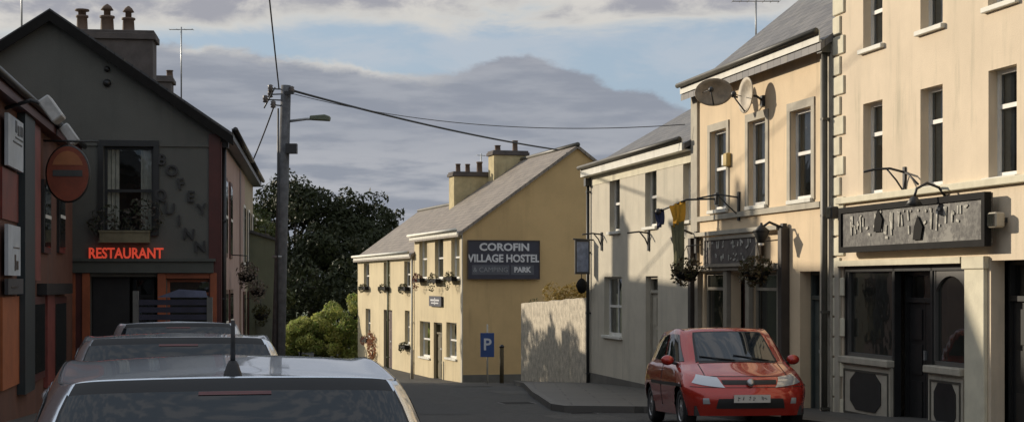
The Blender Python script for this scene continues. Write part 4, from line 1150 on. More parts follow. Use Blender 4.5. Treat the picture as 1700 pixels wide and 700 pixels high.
r = place('neon_sign', 'glowing red neon word RESTAURANT on the olive gable', 'neon sign', FB.world((a + b) / 2, .06, (c)), FB.ang)
tx = text_mesh('lettering', 'RESTAURANT', .30, Matrix.Translation((0, -.05, (d - c) / 2)), M_neon, r, ext=.02, font_bold=.006, sxy=(.80, 1))
k = MB(); 
for x in (-.6, 0, .6): k.box(x - .012, -.03, .02, x + .012, 0, d - c - .02)
k.box(-.72, -.02, .0, .72, 0, .015); k.build('mounting', M_iron, r)
r = place('wall_lettering', 'dark letters BOFEY QUINN stepping diagonally down the olive gable', 'lettering', FB.world(0, .0, 0), FB.ang)
M_letd = mat('letter_black', (0.030, 0.029, 0.028), .5, .2)
for ch, px, py, rot in (('B', 269, 266, 8), ('O', 286, 284, 0), ('F', 301, 306, -8), ('E', 317, 327, 4), ('Y', 336, 348, -6), ('Q', 267, 324, 0), ('U', 282, 347, 4), ('I', 298, 367, 0), ('N', 314, 389, 6), ('N', 333, 410, -4)):
    t_, z = FB.at(px, py)
    text_mesh('letter', ch, .31, Matrix.Translation((t_, -.045, z)) @ Matrix.Rotation(R(rot), 4, 'Y'), M_letd, r, ext=.022, font_bold=.006)

# attached houses behind, same eaves line
A1 = Rc + SD * (L1 + .01)
Lb = BL - L1
AO = empty('terraced_house', (A1.x, A1.y, gz(38)), math.atan2(SD.y, SD.x))
tag(AO, 'shaded beige terrace continuing behind the restaurant on the left, dark eaves', 'house')
Ha = 3.14 + EYE - gz(38); 
k = MB(); wall_sheet(k, 0, Lb, -1, Ha, [], .2)
hd2 = 2.5; rise2 = 1.45; Wd2 = 5.0
k.poly([(Lb, 0, -1), (Lb, Wd2, -1), (Lb, Wd2, Ha), (Lb, hd2, Ha + rise2), (Lb, 0, Ha)]); k.quad((0, Wd2, -1), (Lb, Wd2, -1), (Lb, Wd2, Ha), (0, Wd2, Ha)); k.keep = True
k.build('wall', M_beigewall, AO)
ridge_roof(AO, 0, Lb + .1, Ha, rise2, hd2, Wd2, M_slate_d)
gutter(AO, .0, Lb, -.26, Ha + .02, m=M_black, fm=M_black)
k = MB(); k.box(.0, -.02, -.5, 2.2, -.001, Ha - .25); k.build('painted_front', M_pinkwall, AO)
for i, x in enumerate((1.2, 4.0, 6.8, 9.6, 11.2)):
    k = MB(); k.box(x, -.05, 3.1, x + .9, -.022, 4.7); f = k.build('window', M_white, AO)
    k = MB(); k.box(x + .08, -.058, 3.18, x + .82, -.051, 4.62); k.build('pane', M_glassd, f)
    k = MB(); k.box(x, -.05, .9, x + 1.0, -.022, 2.4); f = k.build('window', M_maroon, AO)
    k = MB(); k.box(x + .08, -.058, .98, x + .92, -.051, 2.32); k.build('pane', M_glassd, f)
chimney(AO, 15.4 - L1, 2.75, .8, .80, Ha + .5, 7.8 - gz(38), M_chim_d, [(0, .3, .3, .12, 0), (0, -.32, .22, .1, 0)], M_terra, capm=M_chim_d)
# olive annex jutting out beyond
kk_ = 12.6
Q = Rc + SD * kk_
AX = empty('annex', (Q.x, Q.y, gz(44)), math.atan2(SD.y, SD.x))
tag(AX, 'low moss green lean-to jutting from the shaded terrace, left of the timber pole', 'building')
hA = EYE + (HY - 386) / FPX * 44.6 - gz(44); hA2 = EYE + (HY - 402) / FPX * 44.6 - gz(44)
k = MB(); wv = .95
k.prism([(0, -.001, -1), (0, -wv, -1), (0, -wv, hA2), (0, -.001, hA)], (4.4, 0, 0)); k.build('wall', M_olive2, AX)
k = MB(); k.prism([(-.08, .0, hA + .02), (-.08, -wv - .12, hA2 - .03), (-.08, -wv - .12, hA2 + .05), (-.08, .0, hA + .10)], (4.5, 0, 0)); k.build('roof', M_slate_d, AX)
k = MB(); k.box(-.03, -.7, .0, -.001, -.25, 1.9); k.build('door', mat('annex_door', (0.12, 0.13, 0.10), .7, .2), AX)

# wall baskets on the side facade
def wall_basket(k_along, z, label, mm, s=.26):
    p = Rc + SD * k_along + Vector((SD.y, -SD.x)) * .4
    r = place('hanging_basket', label, 'flower basket', (p.x, p.y, gz(p.y) + z), 0, 'baskets on the left terrace')
    k = MB(); k.lathe((0, 0, -.2), (0, 0, 1), [(.05, 0), (.17, .06), (.2, .18)], 10); k.build('basket', M_blackm, r)
    k = MB(); leaves_mb(k, [(0, 0, .05, s, s, s * .8), (0, 0, -.12, s * .8, s * .8, s)], 320, .05, random.Random(int(k_along * 10))); k.build('plants', mm, r)
    k = MB(); k.tube([(0, 0, 0), (0, 0, .4), (-.4, 0, .42)], .014, 5); k.build('hanger', M_iron, r)
LP = leafmat('basket_pale', (0.14, 0.10, 0.08), (0.30, 0.24, 0.20), (0.06, 0.07, 0.04))
wall_basket(3.4, 2.75, 'pink and pale flower basket on the near end of the shaded left terrace', LP)
wall_basket(9.6, 2.6, 'pale flower basket second along the shaded left terrace', LP)
wall_basket(12.0, 2.05, 'dark hanging basket in front of the moss green lean-to', LG)
wall_basket(15.6, 4.4, 'pale lantern shaped basket under the far eaves of the left terrace', LP, .2)

# aerials on the left
p = px3(301, 150, 47); aerial('tall thin aerial mast with a short head behind the restaurant chimney', Vector((p.x, p.y, p.z - .3)), 2.2, .16, 4, length=.7, group=None)
p = px3(36, 60, 36); aerial('thin mast rising behind the roof at the left edge of the photo', Vector((p.x, p.y, p.z - .6)), 2.6, 0, 0, group=None)

# ------------------------------------------------------------------ left foreground shop
LD = Vector((-.172, .985)).normalized()
L0 = Vector((lfX(12), 12.0))
LB = gz(26) + .0
FL = Frame(L0, LD, LB)
LS = empty('corner_shop', (L0.x, L0.y, LB), math.atan2(LD.y, LD.x))
tag(LS, 'dark red and orange shopfront in shade at the left edge, beside the olive gable', 'building')
Ll = 19.2; Hl = 2.72 + EYE - LB
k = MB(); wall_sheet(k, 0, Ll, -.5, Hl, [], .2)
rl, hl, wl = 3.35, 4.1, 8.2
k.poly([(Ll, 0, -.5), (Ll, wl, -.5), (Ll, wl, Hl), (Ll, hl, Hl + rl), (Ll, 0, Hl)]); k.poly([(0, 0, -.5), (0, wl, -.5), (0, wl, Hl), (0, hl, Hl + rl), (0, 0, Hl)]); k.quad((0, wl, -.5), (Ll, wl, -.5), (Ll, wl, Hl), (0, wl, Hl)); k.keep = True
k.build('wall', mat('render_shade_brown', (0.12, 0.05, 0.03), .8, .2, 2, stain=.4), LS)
ridge_roof(LS, -.1, Ll + .05, Hl, rl, hl, wl, M_slate_d, over=.15)
gutter(LS, 0, Ll, -.18, Hl + .0, m=M_black, fm=M_maroon)
def lbox(mb, x0, x1, y0, y1, o0, o1):
    a, b, c, d = FL.rect(x0, x1, y0, y1); mb.box(a, -o1, c, b, -o0, d)
k = MB(); lbox(k, 0, 28, 492, 642, .002, .035); k.build('orange_panel', M_orange, LS)
k = MB(); lbox(k, 0, 27, 283, 366, .002, .03); k.build('red_panel', mat('red_panel_paint', (0.16, 0.028, 0.018), .5, .3, 2), LS)
k = MB(); lbox(k, 28, 45, 165, 650, .002, .12); k.build('dark_pilaster', mat('pilaster_petrol', (0.022, 0.032, 0.036), .5, .2), LS)
k = MB(); lbox(k, 47, 60, 185, 465, .002, .07); k.build('red_pilaster', mat('red_paint_dull', (0.19, 0.045, 0.035), .5, .25, 3), LS)
k = MB(); lbox(k, 72, 84, 470, 640, .002, .07); k.build('red_pilaster', mat('red_paint_dull', (0, 0, 0)), LS)
k = MB(); lbox(k, 61, 106, 470, 488, .002, .16); k.build('shop_fascia', M_black, LS)
for (x0_, x1_) in ((48, 70), (86, 106)):
    a, b, c, d = FL.rect(x0_, x1_, 492, 630); k = MB(); k.box(a, -.05, c, b, -.002, d); f = k.build('shop_window', M_maroon, LS)
    k = MB(); k.box(a + .12, -.06, c + .12, b - .12, -.051, d - .12); k.build('pane', M_glassd, f)
for (x0_, x1_) in ((68, 80), (94, 104)):
    a, b, c, d = FL.rect(x0_, x1_, 300, 420); k = MB(); k.box(a, -.05, c, b, -.002, d); f = k.build('window', M_black, LS)
    k = MB(); k.box(a + .1, -.06, c + .1, b - .1, -.051, d - .1); k.build('pane', M_glassd, f)
    k = MB(); k.box(a + .1, -.068, (c + d) / 2 - .03, b - .1, -.061, (c + d) / 2 + .03); k.build('meeting_rail', M_white, f)
# posters on the left edge
def poster(px0, px1, py0, py1, label, cols, marks):
    a, b, c, d = FL.rect(px0, px1, py0, py1)
    r = place('poster_board', label, 'sign', FL.world((a + b) / 2, .06, c), FL.ang, 'pale boards on the left shop')
    hw = (b - a) / 2; h = d - c
    k = MB(); k.box(-hw, -.05, 0, hw, 0, h); k.build('board', cols, r)
    k = MB()
    for (u0, v0, u1, v1) in marks: k.box(-hw + 2 * hw * u0, -.056, h * v0, -hw + 2 * hw * u1, -.051, h * v1)
    k.build('printing', M_black, r)
M_post = mat('poster_grey', (0.46, 0.50, 0.54), .6, .12, 3)
poster(0, 26, 196, 280, 'pale grey board with dark printing, upper one at the left edge', M_post, [(.45, .72, .55, .95), (.6, .68, .72, .88), (.78, .70, .95, .9), (.3, .5, .9, .53), (.45, .60, .95, .63)])
poster(0, 21, 374, 457, 'pale grey board, lower one at the left edge above the orange panel', M_post, [(.5, .1, .6, .42), (.65, .12, .8, .3), (.4, .55, .9, .57)])
poster(0, 26, 462, 488, 'small dark board directly above the orange panel at the left edge', mat('board_dark', (0.05, 0.05, 0.055), .6, .3), [(.2, .4, .6, .5)])
def lampbox(px, py, label, m, s=1.0):
    t_, z = FL.at(px, py)
    r = place('floodlight', label, 'lamp', FL.world(t_, 0, z), FL.ang, 'floodlights on the left shop')
    k = MB(); k.tube([(0, 0, 0), (0, -.35 * s, .12), (0, -.6 * s, .05)], .03, 6); k.build('arm', M_iron, r)
    M_ = MB(Matrix.Translation((0, -.62 * s, 0)) @ Matrix.Rotation(R(-35), 4, 'X')); M_.box(-.24 * s, -.10, -.20, .24 * s, .08, .16); M_.build('case', m, r, bevel=.02)
M_galv = mat('lamp_white', (0.42, 0.42, 0.41), .5, .2, 8)
lampbox(8, 180, 'pale floodlight above the upper grey board at the left edge', M_galv, 1.0)
lampbox(76, 222, 'small pale spotlight beside the round hanging sign', M_galv, .6)
# round hanging sign
t_ = FL.t(72); p = FL.world(t_, 0, 0)
zc = EYE + (HY - 288) / FPX * p.y - LB
r = place('hanging_sign', 'oval red and orange hanging bar sign above the shop on the left', 'sign', FL.world(t_, 0, zc), FL.ang)
cx_ = -.40
k = MB(); k.smooth = False
N = 36; rx_, rz_ = .34, .46
pp = [(0, cx_ + rx_ * math.cos(2 * math.pi * i / N), rz_ * math.sin(2 * math.pi * i / N)) for i in range(N)]
k.prism([(-.05, y, z) for _, y, z in pp], (.1, 0, 0)); k.build('panel', mat('sign_red', (0.20, 0.045, 0.02), .4, .2, 4), r)
k = MB(); k.tube([(0, y, z) for _, y, z in pp] + [(0, pp[0][1], pp[0][2])], .03, 6); k.build('rim', M_black, r)
k = MB()
up_ = [(y, z) for _, y, z in pp if z > .10]
k.prism([(-.058, cx_ + (y - cx_) * .78, .10 + (z - .10) * .78) for y, z in up_], (.006, 0, 0)); k.build('upper_field', mat('sign_orange', (0.34, 0.13, 0.05), .5, .2), r)
k = MB(); k.box(-.064, cx_ - .24, -.045, -.052, cx_ + .24, .06); k.build('band', mat('sign_band', (0.055, 0.06, 0.06), .5, .2), r)
k = MB(); k.tube([(0, 0, .55), (0, -.9, .55)], .02, 6); k.tube([(0, cx_, .55), (0, cx_, .46)], .015, 5); k.build('arm', M_iron, r)
# flower tub on the pavement
p = px3(66, 660, 29.2)
r = place('flower_tub', 'small tub of pale yellow flowers on the left footpath', 'flower tub', (-8.55, 28.3, gz(28.3) + .12))
k = MB(); k.lathe((0, 0, 0), (0, 0, 1), [(.18, 0), (.24, .3), (.25, .34)], 14); k.build('tub', M_blackm, r)
k = MB(); leaves_mb(k, [(0, 0, .45, .24, .24, .18)], 200, .05, random.Random(2)); k.build('plants', leafmat('pale_flower', (0.06, 0.08, 0.03), (0.40, 0.40, 0.20), (0.55, 0.52, 0.30)), r)
# cafe screen in front of the restaurant
p = px3(288, 0, 29.6)
zt1 = EYE + (HY - 500) / FPX * 29.6 - gz(29.6)
r = place('cafe_screen', 'dark navy slatted screen on pale posts before the restaurant window', 'screen', (p.x, 29.6, gz(29.6) + .1), R(4))
k = MB(); k.box(-.64, -.03, .1, .64, .0, zt1 * .62)
z = zt1 * .64
while z < zt1 - .08: k.box(-.64, -.03, z, .64, .0, z + .10); z += .14
k.build('slat_panel', mat('screen_navy', (0.028, 0.028, 0.05), .6, .2), r)
for x, hh in ((-.70, .1), (.68, -.02)):
    k = MB(); k.box(x - .05, -.05, -.1, x + .05, .03, zt1 + hh); k.build('post', mat('screen_post', (0.14, 0.14, 0.13), .7, .2), r)
k = MB(); k.prism([(-.3, -.06, zt1 - .02), (.64, -.06, zt1 - .02), (.60, -.02, zt1 + .1), (.1, -.02, zt1 + .13)], (0, .04, 0)); k.build('canvas_roll', mat('screen_blue', (0.07, 0.08, 0.13), .7, .3), r)

# ------------------------------------------------------------------ timber pole with its lamp, and the cables
pp_ = Vector((-5.85, 40.0)); zb_ = gz(40)
ztop = EYE + (HY - 142) / FPX * 40
r = place('utility_pole', 'tall grey timber pole with a street lamp arm and a cluster of insulators', 'pole', (pp_.x, pp_.y, zb_))
k = MB(); hP = ztop - zb_; k.tube([(-.15, 0, -.5), (-.04, 0, hP * .5), (.08, 0, hP)], .185, 14, .125); k.build('shaft', M_pole, r)
k = MB(); k.tube([(.1, 0, hP - .92), (.6, -.05, hP - .86), (.85, -.08, hP - .86)], .035, 8); k.build('lamp_arm', M_alu, r)
k = MB(); k.prism([(.72, -.08, hP - .90), (1.22, -.08, hP - .93), (1.24, -.08, hP - .82), (1.1, -.08, hP - .77), (.72, -.08, hP - .80)], (0, -.24, 0)); k.build('lamp_head', mat('lamp_head_green', (0.13, 0.15, 0.10), .5, .1), r, bevel=.02)
k = MB(); k.box(.10, -.24, hP - 1.75, .38, -.02, hP - 1.5); k.box(.06, -.22, hP - .25, .3, -.16, hP - .17); k.build('junction_box', M_iron, r)
k = MB()
for (x, y, z) in ((-.3, -.12, -.1), (-.42, -.18, -.38), (-.22, -.2, -.52), (-.34, .1, -.22)):
    k.tube([(0, 0, hP + z), (x, y, hP + z)], .018, 5)
k.tube([(-.45, -.2, hP - .6), (-.2, .0, hP - .05)], .02, 5)
k.build('crossarm', M_iron, r)
for (x, y, z) in ((-.3, -.12, -.1), (-.42, -.18, -.38), (-.22, -.2, -.52), (-.34, .1, -.22), (.24, -.1, -.14)):
    k = MB(); k.lathe((x, y, hP + z - .08), (0, 0, 1), [(.03, 0), (.075, .02), (.05, .06), (.08, .09), (.05, .13), (.07, .16), (.03, .19)], 8); k.build('insulator', mat('porcelain', (0.12, 0.10, 0.09), .3, .3), r)
k = MB(); k.tube([(-.12, -.17, -.1), (-.10, -.15, hP - .6)], .025, 5); k.build('riser_cable', M_iron, r)
k = MB(); zz_ = EYE + (HY - 428) / FPX * 40 - zb_; k.tube([(-.10, 0, zz_), (-.098, 0, zz_ + .06)], .176, 14); k.build('metal_band', M_alu, r)
topP = Vector((pp_.x + .1, pp_.y, zb_ + hP))
def cable(label, a, b, sag, rad, cat='cable'):
    a, b = Vector(a), Vector(b)
    pts_ = catenary(a, b, sag, 24)
    k = MB(); k.tube([tuple(p - a) for p in pts_], rad, 6)
    o = k.build('overhead_cable', M_iron); o.location = a
    tag(o, label, cat, 'overhead cables')
pA = topP + Vector((.15, -.1, -.14))
cable('thick cable sagging from the pole top to the ridge of the ochre hostel', pA, px3(928, 249, 56.3), .13, .030)
cable('thin cable from the pole running right above the hostel to the peach house', topP + Vector((.12, .05, -.2)), FM.world(FM.t(1152), .2, FM.at(1152, 207)[1]), .38, .010)
cable('cable rising steeply from the pole top towards the camera', topP + Vector((-.18, -.15, -.1)), (-5.0, 31.0, 9.4), .05, .018)
cable('cable dropping left from the pole to the eaves of the terrace', topP + Vector((-.3, 0, -.45)), (-7.55, 45.0, 5.1), .05, .02)
k = None

# ------------------------------------------------------------------ trees and shrubs
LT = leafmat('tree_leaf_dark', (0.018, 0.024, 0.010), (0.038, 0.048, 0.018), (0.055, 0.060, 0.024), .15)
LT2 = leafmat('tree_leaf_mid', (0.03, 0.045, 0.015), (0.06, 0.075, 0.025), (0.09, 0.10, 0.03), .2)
def tree(x, y, h, r, seed, label, lm=LT, n=5200, size=.15, group='trees beyond the terrace'):
    rn = random.Random(seed); z0 = gz(y)
    root = place('broadleaf_tree', label, 'tree', (x, y, z0), 0, group)
    k = MB(); k.tube([(0, 0, -.3), (rn.uniform(-.2, .2), 0, h * .3), (rn.uniform(-.3, .3), .1, h * .55)], .32, 8, .16)
    blobs = []
    nb = 11
    for i in range(nb):
        a = i * 2.4 + rn.random(); rr_ = r * rn.uniform(.25, .75); zc_ = h * rn.uniform(.38, .84)
        if zc_ > h * .7: rr_ *= .55
        bx, by = rr_ * math.cos(a), rr_ * math.sin(a)
        s_ = r * rn.uniform(.26, .42)
        blobs.append((bx, by, zc_, s_, s_, s_ * rn.uniform(.6, .85)))
        k.tube([(0, 0, h * rn.uniform(.2, .45)), (bx * .5, by * .5, zc_ * .75), (bx, by, zc_)], .10, 5, .03)
    k.build('trunk', M_bark, root)
    for i in range(9):
        a = rn.random() * 6.28; rr_ = r * rn.uniform(.6, .98); blobs.append((rr_ * math.cos(a), rr_ * math.sin(a), h * rn.uniform(.28, .86) - rr_ * .12, r * .16, r * .16, r * .14))
    for i in range(5):
        a = rn.random() * 6.28; rr_ = r * rn.uniform(0, .4); blobs.append((rr_ * math.cos(a), rr_ * math.sin(a), h * rn.uniform(.88, .98), r * .13, r * .13, r * .16))
    c_ = MB(); leaves_mb(c_, blobs, n, size, rn)
    c_.keep = True; c_.build('crown', lm, root)
    return root
k = MB(); rn = random.Random(78)
rt = place('hedge', 'tall hedge added beyond the left terrace to cast shade on the yard wall', 'hedge', (-8.6, 54, gz(54)))  # added hedge, its height set to shade the lower part of the yard wall
blobs = []
for i in range(75):
    y = -4.6 + 10 * rn.random(); blobs.append((-.45 - .115 * y + rn.uniform(-.5, .3), y, rn.uniform(.3, 5.5), .5, .7, .5))
leaves_mb(k, blobs, 21000, .12, rn); k.keep = True; k.build('foliage', LT2, rt)
k = MB(); [k.tube([(-.5 - .115 * y, y, -.3), (-.5 - .115 * y, y, 3.4)], .07, 5, .03) for y in (-4, -2.5, -1, .5, 2, 3.5, 5)]; k.build('stem', M_bark, rt)
tree(-9.5, 52.2, 6.2, 1.15, 21, 'narrow unseen tree added behind the terrace end for its shadow on the yard wall', LT2, n=3500, size=.12)  # added out of sight, shaped to throw the bump in the wall shadow
tree(-9.9, 57.5, 6.4, 1.9, 22, 'mid green tree showing between the end of the terrace and the timber pole', LT2, n=6000, size=.13)
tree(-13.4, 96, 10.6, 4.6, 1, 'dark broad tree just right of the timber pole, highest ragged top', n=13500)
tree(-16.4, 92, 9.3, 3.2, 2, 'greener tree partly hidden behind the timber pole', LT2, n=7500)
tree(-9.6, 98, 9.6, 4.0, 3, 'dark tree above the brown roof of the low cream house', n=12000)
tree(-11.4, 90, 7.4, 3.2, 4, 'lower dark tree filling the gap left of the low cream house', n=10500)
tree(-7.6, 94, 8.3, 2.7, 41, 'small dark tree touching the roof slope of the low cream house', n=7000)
tree(-15.0, 86, 6.6, 3.0, 8, 'low dark tree standing behind the sunlit hedge', n=9750)
k = MB(); blobs = [(-19 + (i % 14) * 1.1, 84 + (i % 3), 1.0 + (i % 2) * .8 + (i // 14) * 1.9, 1.2, 1.0, 1.5) for i in range(28)]
rt = place('hedgerow', 'dark unlit hedgerow closing the gap beneath the far trees', 'hedge', (0, 0, gz(84)))
leaves_mb(k, blobs, 17000, .16, random.Random(31)); k.keep = True; k.build('foliage', LT, rt)
k = MB(); [k.tube([(b[0], b[1], -.3), (b[0] + .1, b[1], 1.2)], .06, 5, .03) for b in blobs]; k.build('stem', M_bark, rt)
tree(-5.6, 104, 8.4, 3.6, 6, 'far dark tree whose right side meets the hostel roof', n=9750)
# sunlit hedge mound
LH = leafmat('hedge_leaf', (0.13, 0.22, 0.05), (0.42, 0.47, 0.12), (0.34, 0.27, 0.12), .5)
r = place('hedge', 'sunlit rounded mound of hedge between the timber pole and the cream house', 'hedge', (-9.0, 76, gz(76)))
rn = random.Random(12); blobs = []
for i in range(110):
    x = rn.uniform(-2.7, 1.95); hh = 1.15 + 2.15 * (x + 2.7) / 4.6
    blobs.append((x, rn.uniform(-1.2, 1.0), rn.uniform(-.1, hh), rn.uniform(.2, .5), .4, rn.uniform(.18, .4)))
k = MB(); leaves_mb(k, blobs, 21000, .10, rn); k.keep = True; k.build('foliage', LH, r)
k = MB(); 
for i in range(6): k.tube([(-2 + i * .7, 0, -.2), (-2 + i * .7 + .2, .1, 1.6)], .06, 5, .02)
k.build('stem', M_bark, r)
# orange shrub behind the yard wall
r = place('shrub', 'golden orange leaved shrub showing above the rough yard wall', 'shrub', (2.0, 49.2, gz(49)))
rn = random.Random(15)
k = MB(); leaves_mb(k, [(.1 + i * .17, .1 * (i % 3), 2.55 + .10 * (i % 4), .32, .4, .38) for i in range(-5, 5)] + [(0, .1, 1.6, .9, .6, 1.0)], 4200, .06, rn); k.keep = True; k.build('foliage', leafmat('shrub_leaf', (0.30, 0.19, 0.05), (0.42, 0.28, 0.09), (0.26, 0.22, 0.07), .3), r)
k = MB(); k.tube([(0, 0, -.2), (.1, 0, 1.2), (.2, .1, 2.4)], .07, 6, .02); k.tube([(0, 0, .4), (-.4, .1, 1.5), (-.5, 0, 2.3)], .05, 6, .02); k.build('stem', M_bark, r)
r = place('shrub', 'small dark green shrub at the left end of the yard wall', 'shrub', (.72, 50.6, gz(50.5)))
k = MB(); leaves_mb(k, [(0, 0, 2.55, .22, .3, .22), (.2, .1, 2.4, .3, .3, .2), (0, 0, 1.6, .4, .3, .9)], 900, .05, rn); k.keep = True; k.build('foliage', LT2, r)
k = MB(); k.tube([(0, 0, -.2), (0, 0, 2.3)], .05, 6, .02); k.build('stem', M_bark, r)
# far low hill
k = MB(); vs = []; fs = []
for i in range(41):
    x = -400 + 20 * i; hh = 6 + 5 * math.sin(i * .35) + 3 * math.sin(i * .9)
    vs += [(x, 900, -4), (x, 960, hh), (x, 1100, -4)]
for i in range(40): a = 3 * i; fs += [(a, a + 3, a + 4, a + 1), (a + 1, a + 4, a + 5, a + 2)]
k.add(vs, fs); o = k.build('hills', M_earth); o['kind'] = 'structure'

# ------------------------------------------------------------------ cars: belts wrap from rear centre round the side to front centre
def cr1(p0, p1, p2, p3, t):
    return 0.5 * ((2 * p1) + (-p0 + p2) * t + (2 * p0 - 5 * p1 + 4 * p2 - p3) * t * t + (-p0 + 3 * p1 - 3 * p2 + p3) * t ** 3)
class CarShape:
    def __init__(s, belts):
        s.B = [[Vector(p) for p in b] for b in belts]; s.nv = len(belts) - 1; s.nu = len(belts[0]) - 1
    def belt(s, j, u):
        B = s.B[j]; n = s.nu
        i = min(int(u), n - 1); t = u - i
        def g(k):
            if k < 0: q = B[-k].copy(); q.x = -q.x; return q
            if k > n: q = B[2 * n - k].copy(); q.x = -q.x; return q
            return B[k]
        return cr1(g(i - 1), g(i), g(i + 1), g(i + 2), t)
    def at(s, u, v):
        j = min(int(v), s.nv - 1); t = v - j
        P = [s.belt(max(0, min(s.nv, j + k)), u) for k in (-1, 0, 1, 2)]
        if j == 0: P[0] = P[1] * 2 - P[2]
        sharp = s.sharp
        # keep crisp edges at the glass belts
        if j in sharp: P[0] = P[1] * 2 - P[2]
        if (j + 1) in sharp: P[3] = P[2] * 2 - P[1]
        q = cr1(P[0], P[1], P[2], P[3], t)
        if q.x < 0: q.x = 0
        return q
    sharp = (4,)
    def nrm(s, u, v):
        e = .02
        a = s.at(max(0, u - e), v); b = s.at(min(s.nu, u + e), v); c = s.at(u, max(0, v - e)); d = s.at(u, min(s.nv, v + e))
        n = (b - a).cross(d - c)
        return n.normalized() if n.length > 1e-9 else Vector((0, 0, 1))
def car_patch(mb, S, poly, nu=8, nv=4, off=.006, both=True):
    """panel over the body between four (u,v) corners: bottom-left, bottom-right, top-right, top-left"""
    (a, b, c, d) = [Vector(p) for p in poly]
    for sgn in ((1, -1) if both else (1,)):
        vs = []; fs = []
        for j in range(nv + 1):
            for i in range(nu + 1):
                f, g = i / nu, j / nv
                q = (a * (1 - f) + b * f) * (1 - g) + (d * (1 - f) + c * f) * g
                p = S.at(q.x, q.y) + S.nrm(q.x, q.y) * off * S.nsign
                vs.append((p.x * sgn, p.y, p.z))
        for j in range(nv):
            for i in range(nu): k = j * (nu + 1) + i; fs.append((k, k + 1, k + nu + 2, k + nu + 1))
        sm = mb.smooth; mb.smooth = True; mb.add(vs, fs); mb.smooth = sm

def hatch_belts(L=3.9, W=1.68, H=1.45, rear_slope=0.0, nose=0.0, cowl=0.0, estate=0.0, tail=0.0):
    l = L / 3.9; w = W / 1.68; h = H / 1.48
    B = [
     [(0, -1.84, .30), (.5, -1.82, .30), (.73, -1.66, .27), (.79, -1.2, .20), (.79, 0, .19), (.79, 1.2, .20), (.73, 1.64, .20), (.5, 1.83, .20), (0, 1.89, .20)],
     [(0, -1.94, .46), (.56, -1.91, .46), (.79, -1.70, .45), (.83, -1.2, .44), (.83, 0, .43), (.83, 1.2, .44), (.79, 1.62, .42), (.54, 1.87, .42), (0, 1.95, .42)],
     [(0, -1.93, .68), (.57, -1.89, .68), (.80, -1.68, .67), (.845, -1.2, .66), (.84, 0, .64), (.845, 1.15, .63), (.80, 1.57, .60), (.53, 1.82, .585), (0, 1.90, .58)],
     [(0, -1.87, .90), (.57, -1.83, .90), (.77, -1.65, .89), (.81, -1.15, .87), (.81, 0, .84), (.80, 1.0, .83), (.73, 1.42, .77), (.49, 1.66, .745), (0, 1.76, .74)],
     [(0, -1.80, .99), (.54, -1.76, .99), (.70, -1.60, .98), (.755, -1.1, .955), (.765, -.1, .925), (.745, .66, .915), (.69, .95, .925), (.44, 1.10, .95), (0, 1.17, .96)],
     [(0, -1.52, 1.415), (.42, -1.50, 1.408), (.535, -1.38, 1.385), (.575, -1.0, 1.38), (.60, -.2, 1.40), (.585, .16, 1.395), (.545, .32, 1.37), (.38, .40, 1.395), (0, .44, 1.405)],
     [(0, -1.40, 1.44), (.32, -1.38, 1.435), (.43, -1.29, 1.425), (.46, -.95, 1.435), (.47, -.25, 1.455), (.45, .06, 1.45), (.40, .20, 1.43), (.27, .26, 1.44), (0, .29, 1.45)],
     [(0, -1.28, 1.445), (0, -1.2, 1.448), (0, -1.05, 1.453), (0, -.75, 1.465), (0, -.25, 1.48), (0, 0, 1.475), (0, .10, 1.468), (0, .14, 1.464), (0, .17, 1.462)]]
    out = []
    for j, b in enumerate(B):
        r = []
        for i, (x, y, z) in enumerate(b):
            yy = y
            if j >= 5 and i <= 2: yy -= rear_slope; z = z + tail * (1, .5, .15)[j - 5]
            if j == 4 and i >= 6: yy += cowl
            if j == 3 and i >= 6: yy += nose
            if j in (5, 6): x *= 1.09
            if j == 4: x *= 1.02
            r.append((x * w, yy * l, z * h))
        out.append(r)
    return out

def wheel(parent, x, y, r, side, tyre_m, rim_m, spokes=7, turn=0.0):
    """a wheel whose outer face points to side * x"""
    root_m = Matrix.Translation((x, y, r)) @ Matrix.Rotation(turn, 4, 'Z')
    k = MB(root_m); w_ = .19; s = side
    k.lathe((0, 0, 0), (s, 0, 0), [(r * .66, -w_ / 2), (r * .93, -w_ / 2), (r * .99, -w_ * .36), (r, -w_ * .15), (r, w_ * .15), (r * .99, w_ * .36), (r * .93, w_ / 2), (r * .68, w_ / 2), (r * .66, w_ * .4)], 28)
    o = k.build('tyre', tyre_m, parent)
    k = MB(root_m)
    k.lathe((0, 0, 0), (s, 0, 0), [(r * .67, w_ * .30), (r * .67, w_ * .47), (r * .62, w_ * .47), (r * .60, w_ * .30), (.05, w_ * .25)], 28)
    k.lathe((0, 0, 0), (s, 0, 0), [(r * .17, w_ * .2), (r * .17, w_ * .44), (.02, w_ * .46)], 14)
    for i in range(spokes):
        a = 2 * math.pi * i / spokes
        c, q = math.cos(a), math.sin(a)
        def P(rr, t, xx): return (s * xx, c * rr - q * t, q * rr + c * t)
        k.add([P(r * .13, -.03, w_ * .43), P(r * .63, -.045, w_ * .38), P(r * .63, .045, w_ * .38), P(r * .13, .03, w_ * .43), P(r * .13, -.03, w_ * .25), P(r * .63, -.045, w_ * .25), P(r * .63, .045, w_ * .25), P(r * .13, .03, w_ * .25)],
              [(0, 1, 2, 3), (4, 7, 6, 5), (0, 4, 5, 1), (1, 5, 6, 2), (2, 6, 7, 3), (3, 7, 4, 0)])
    k.build('rim', rim_m, o)
    return o

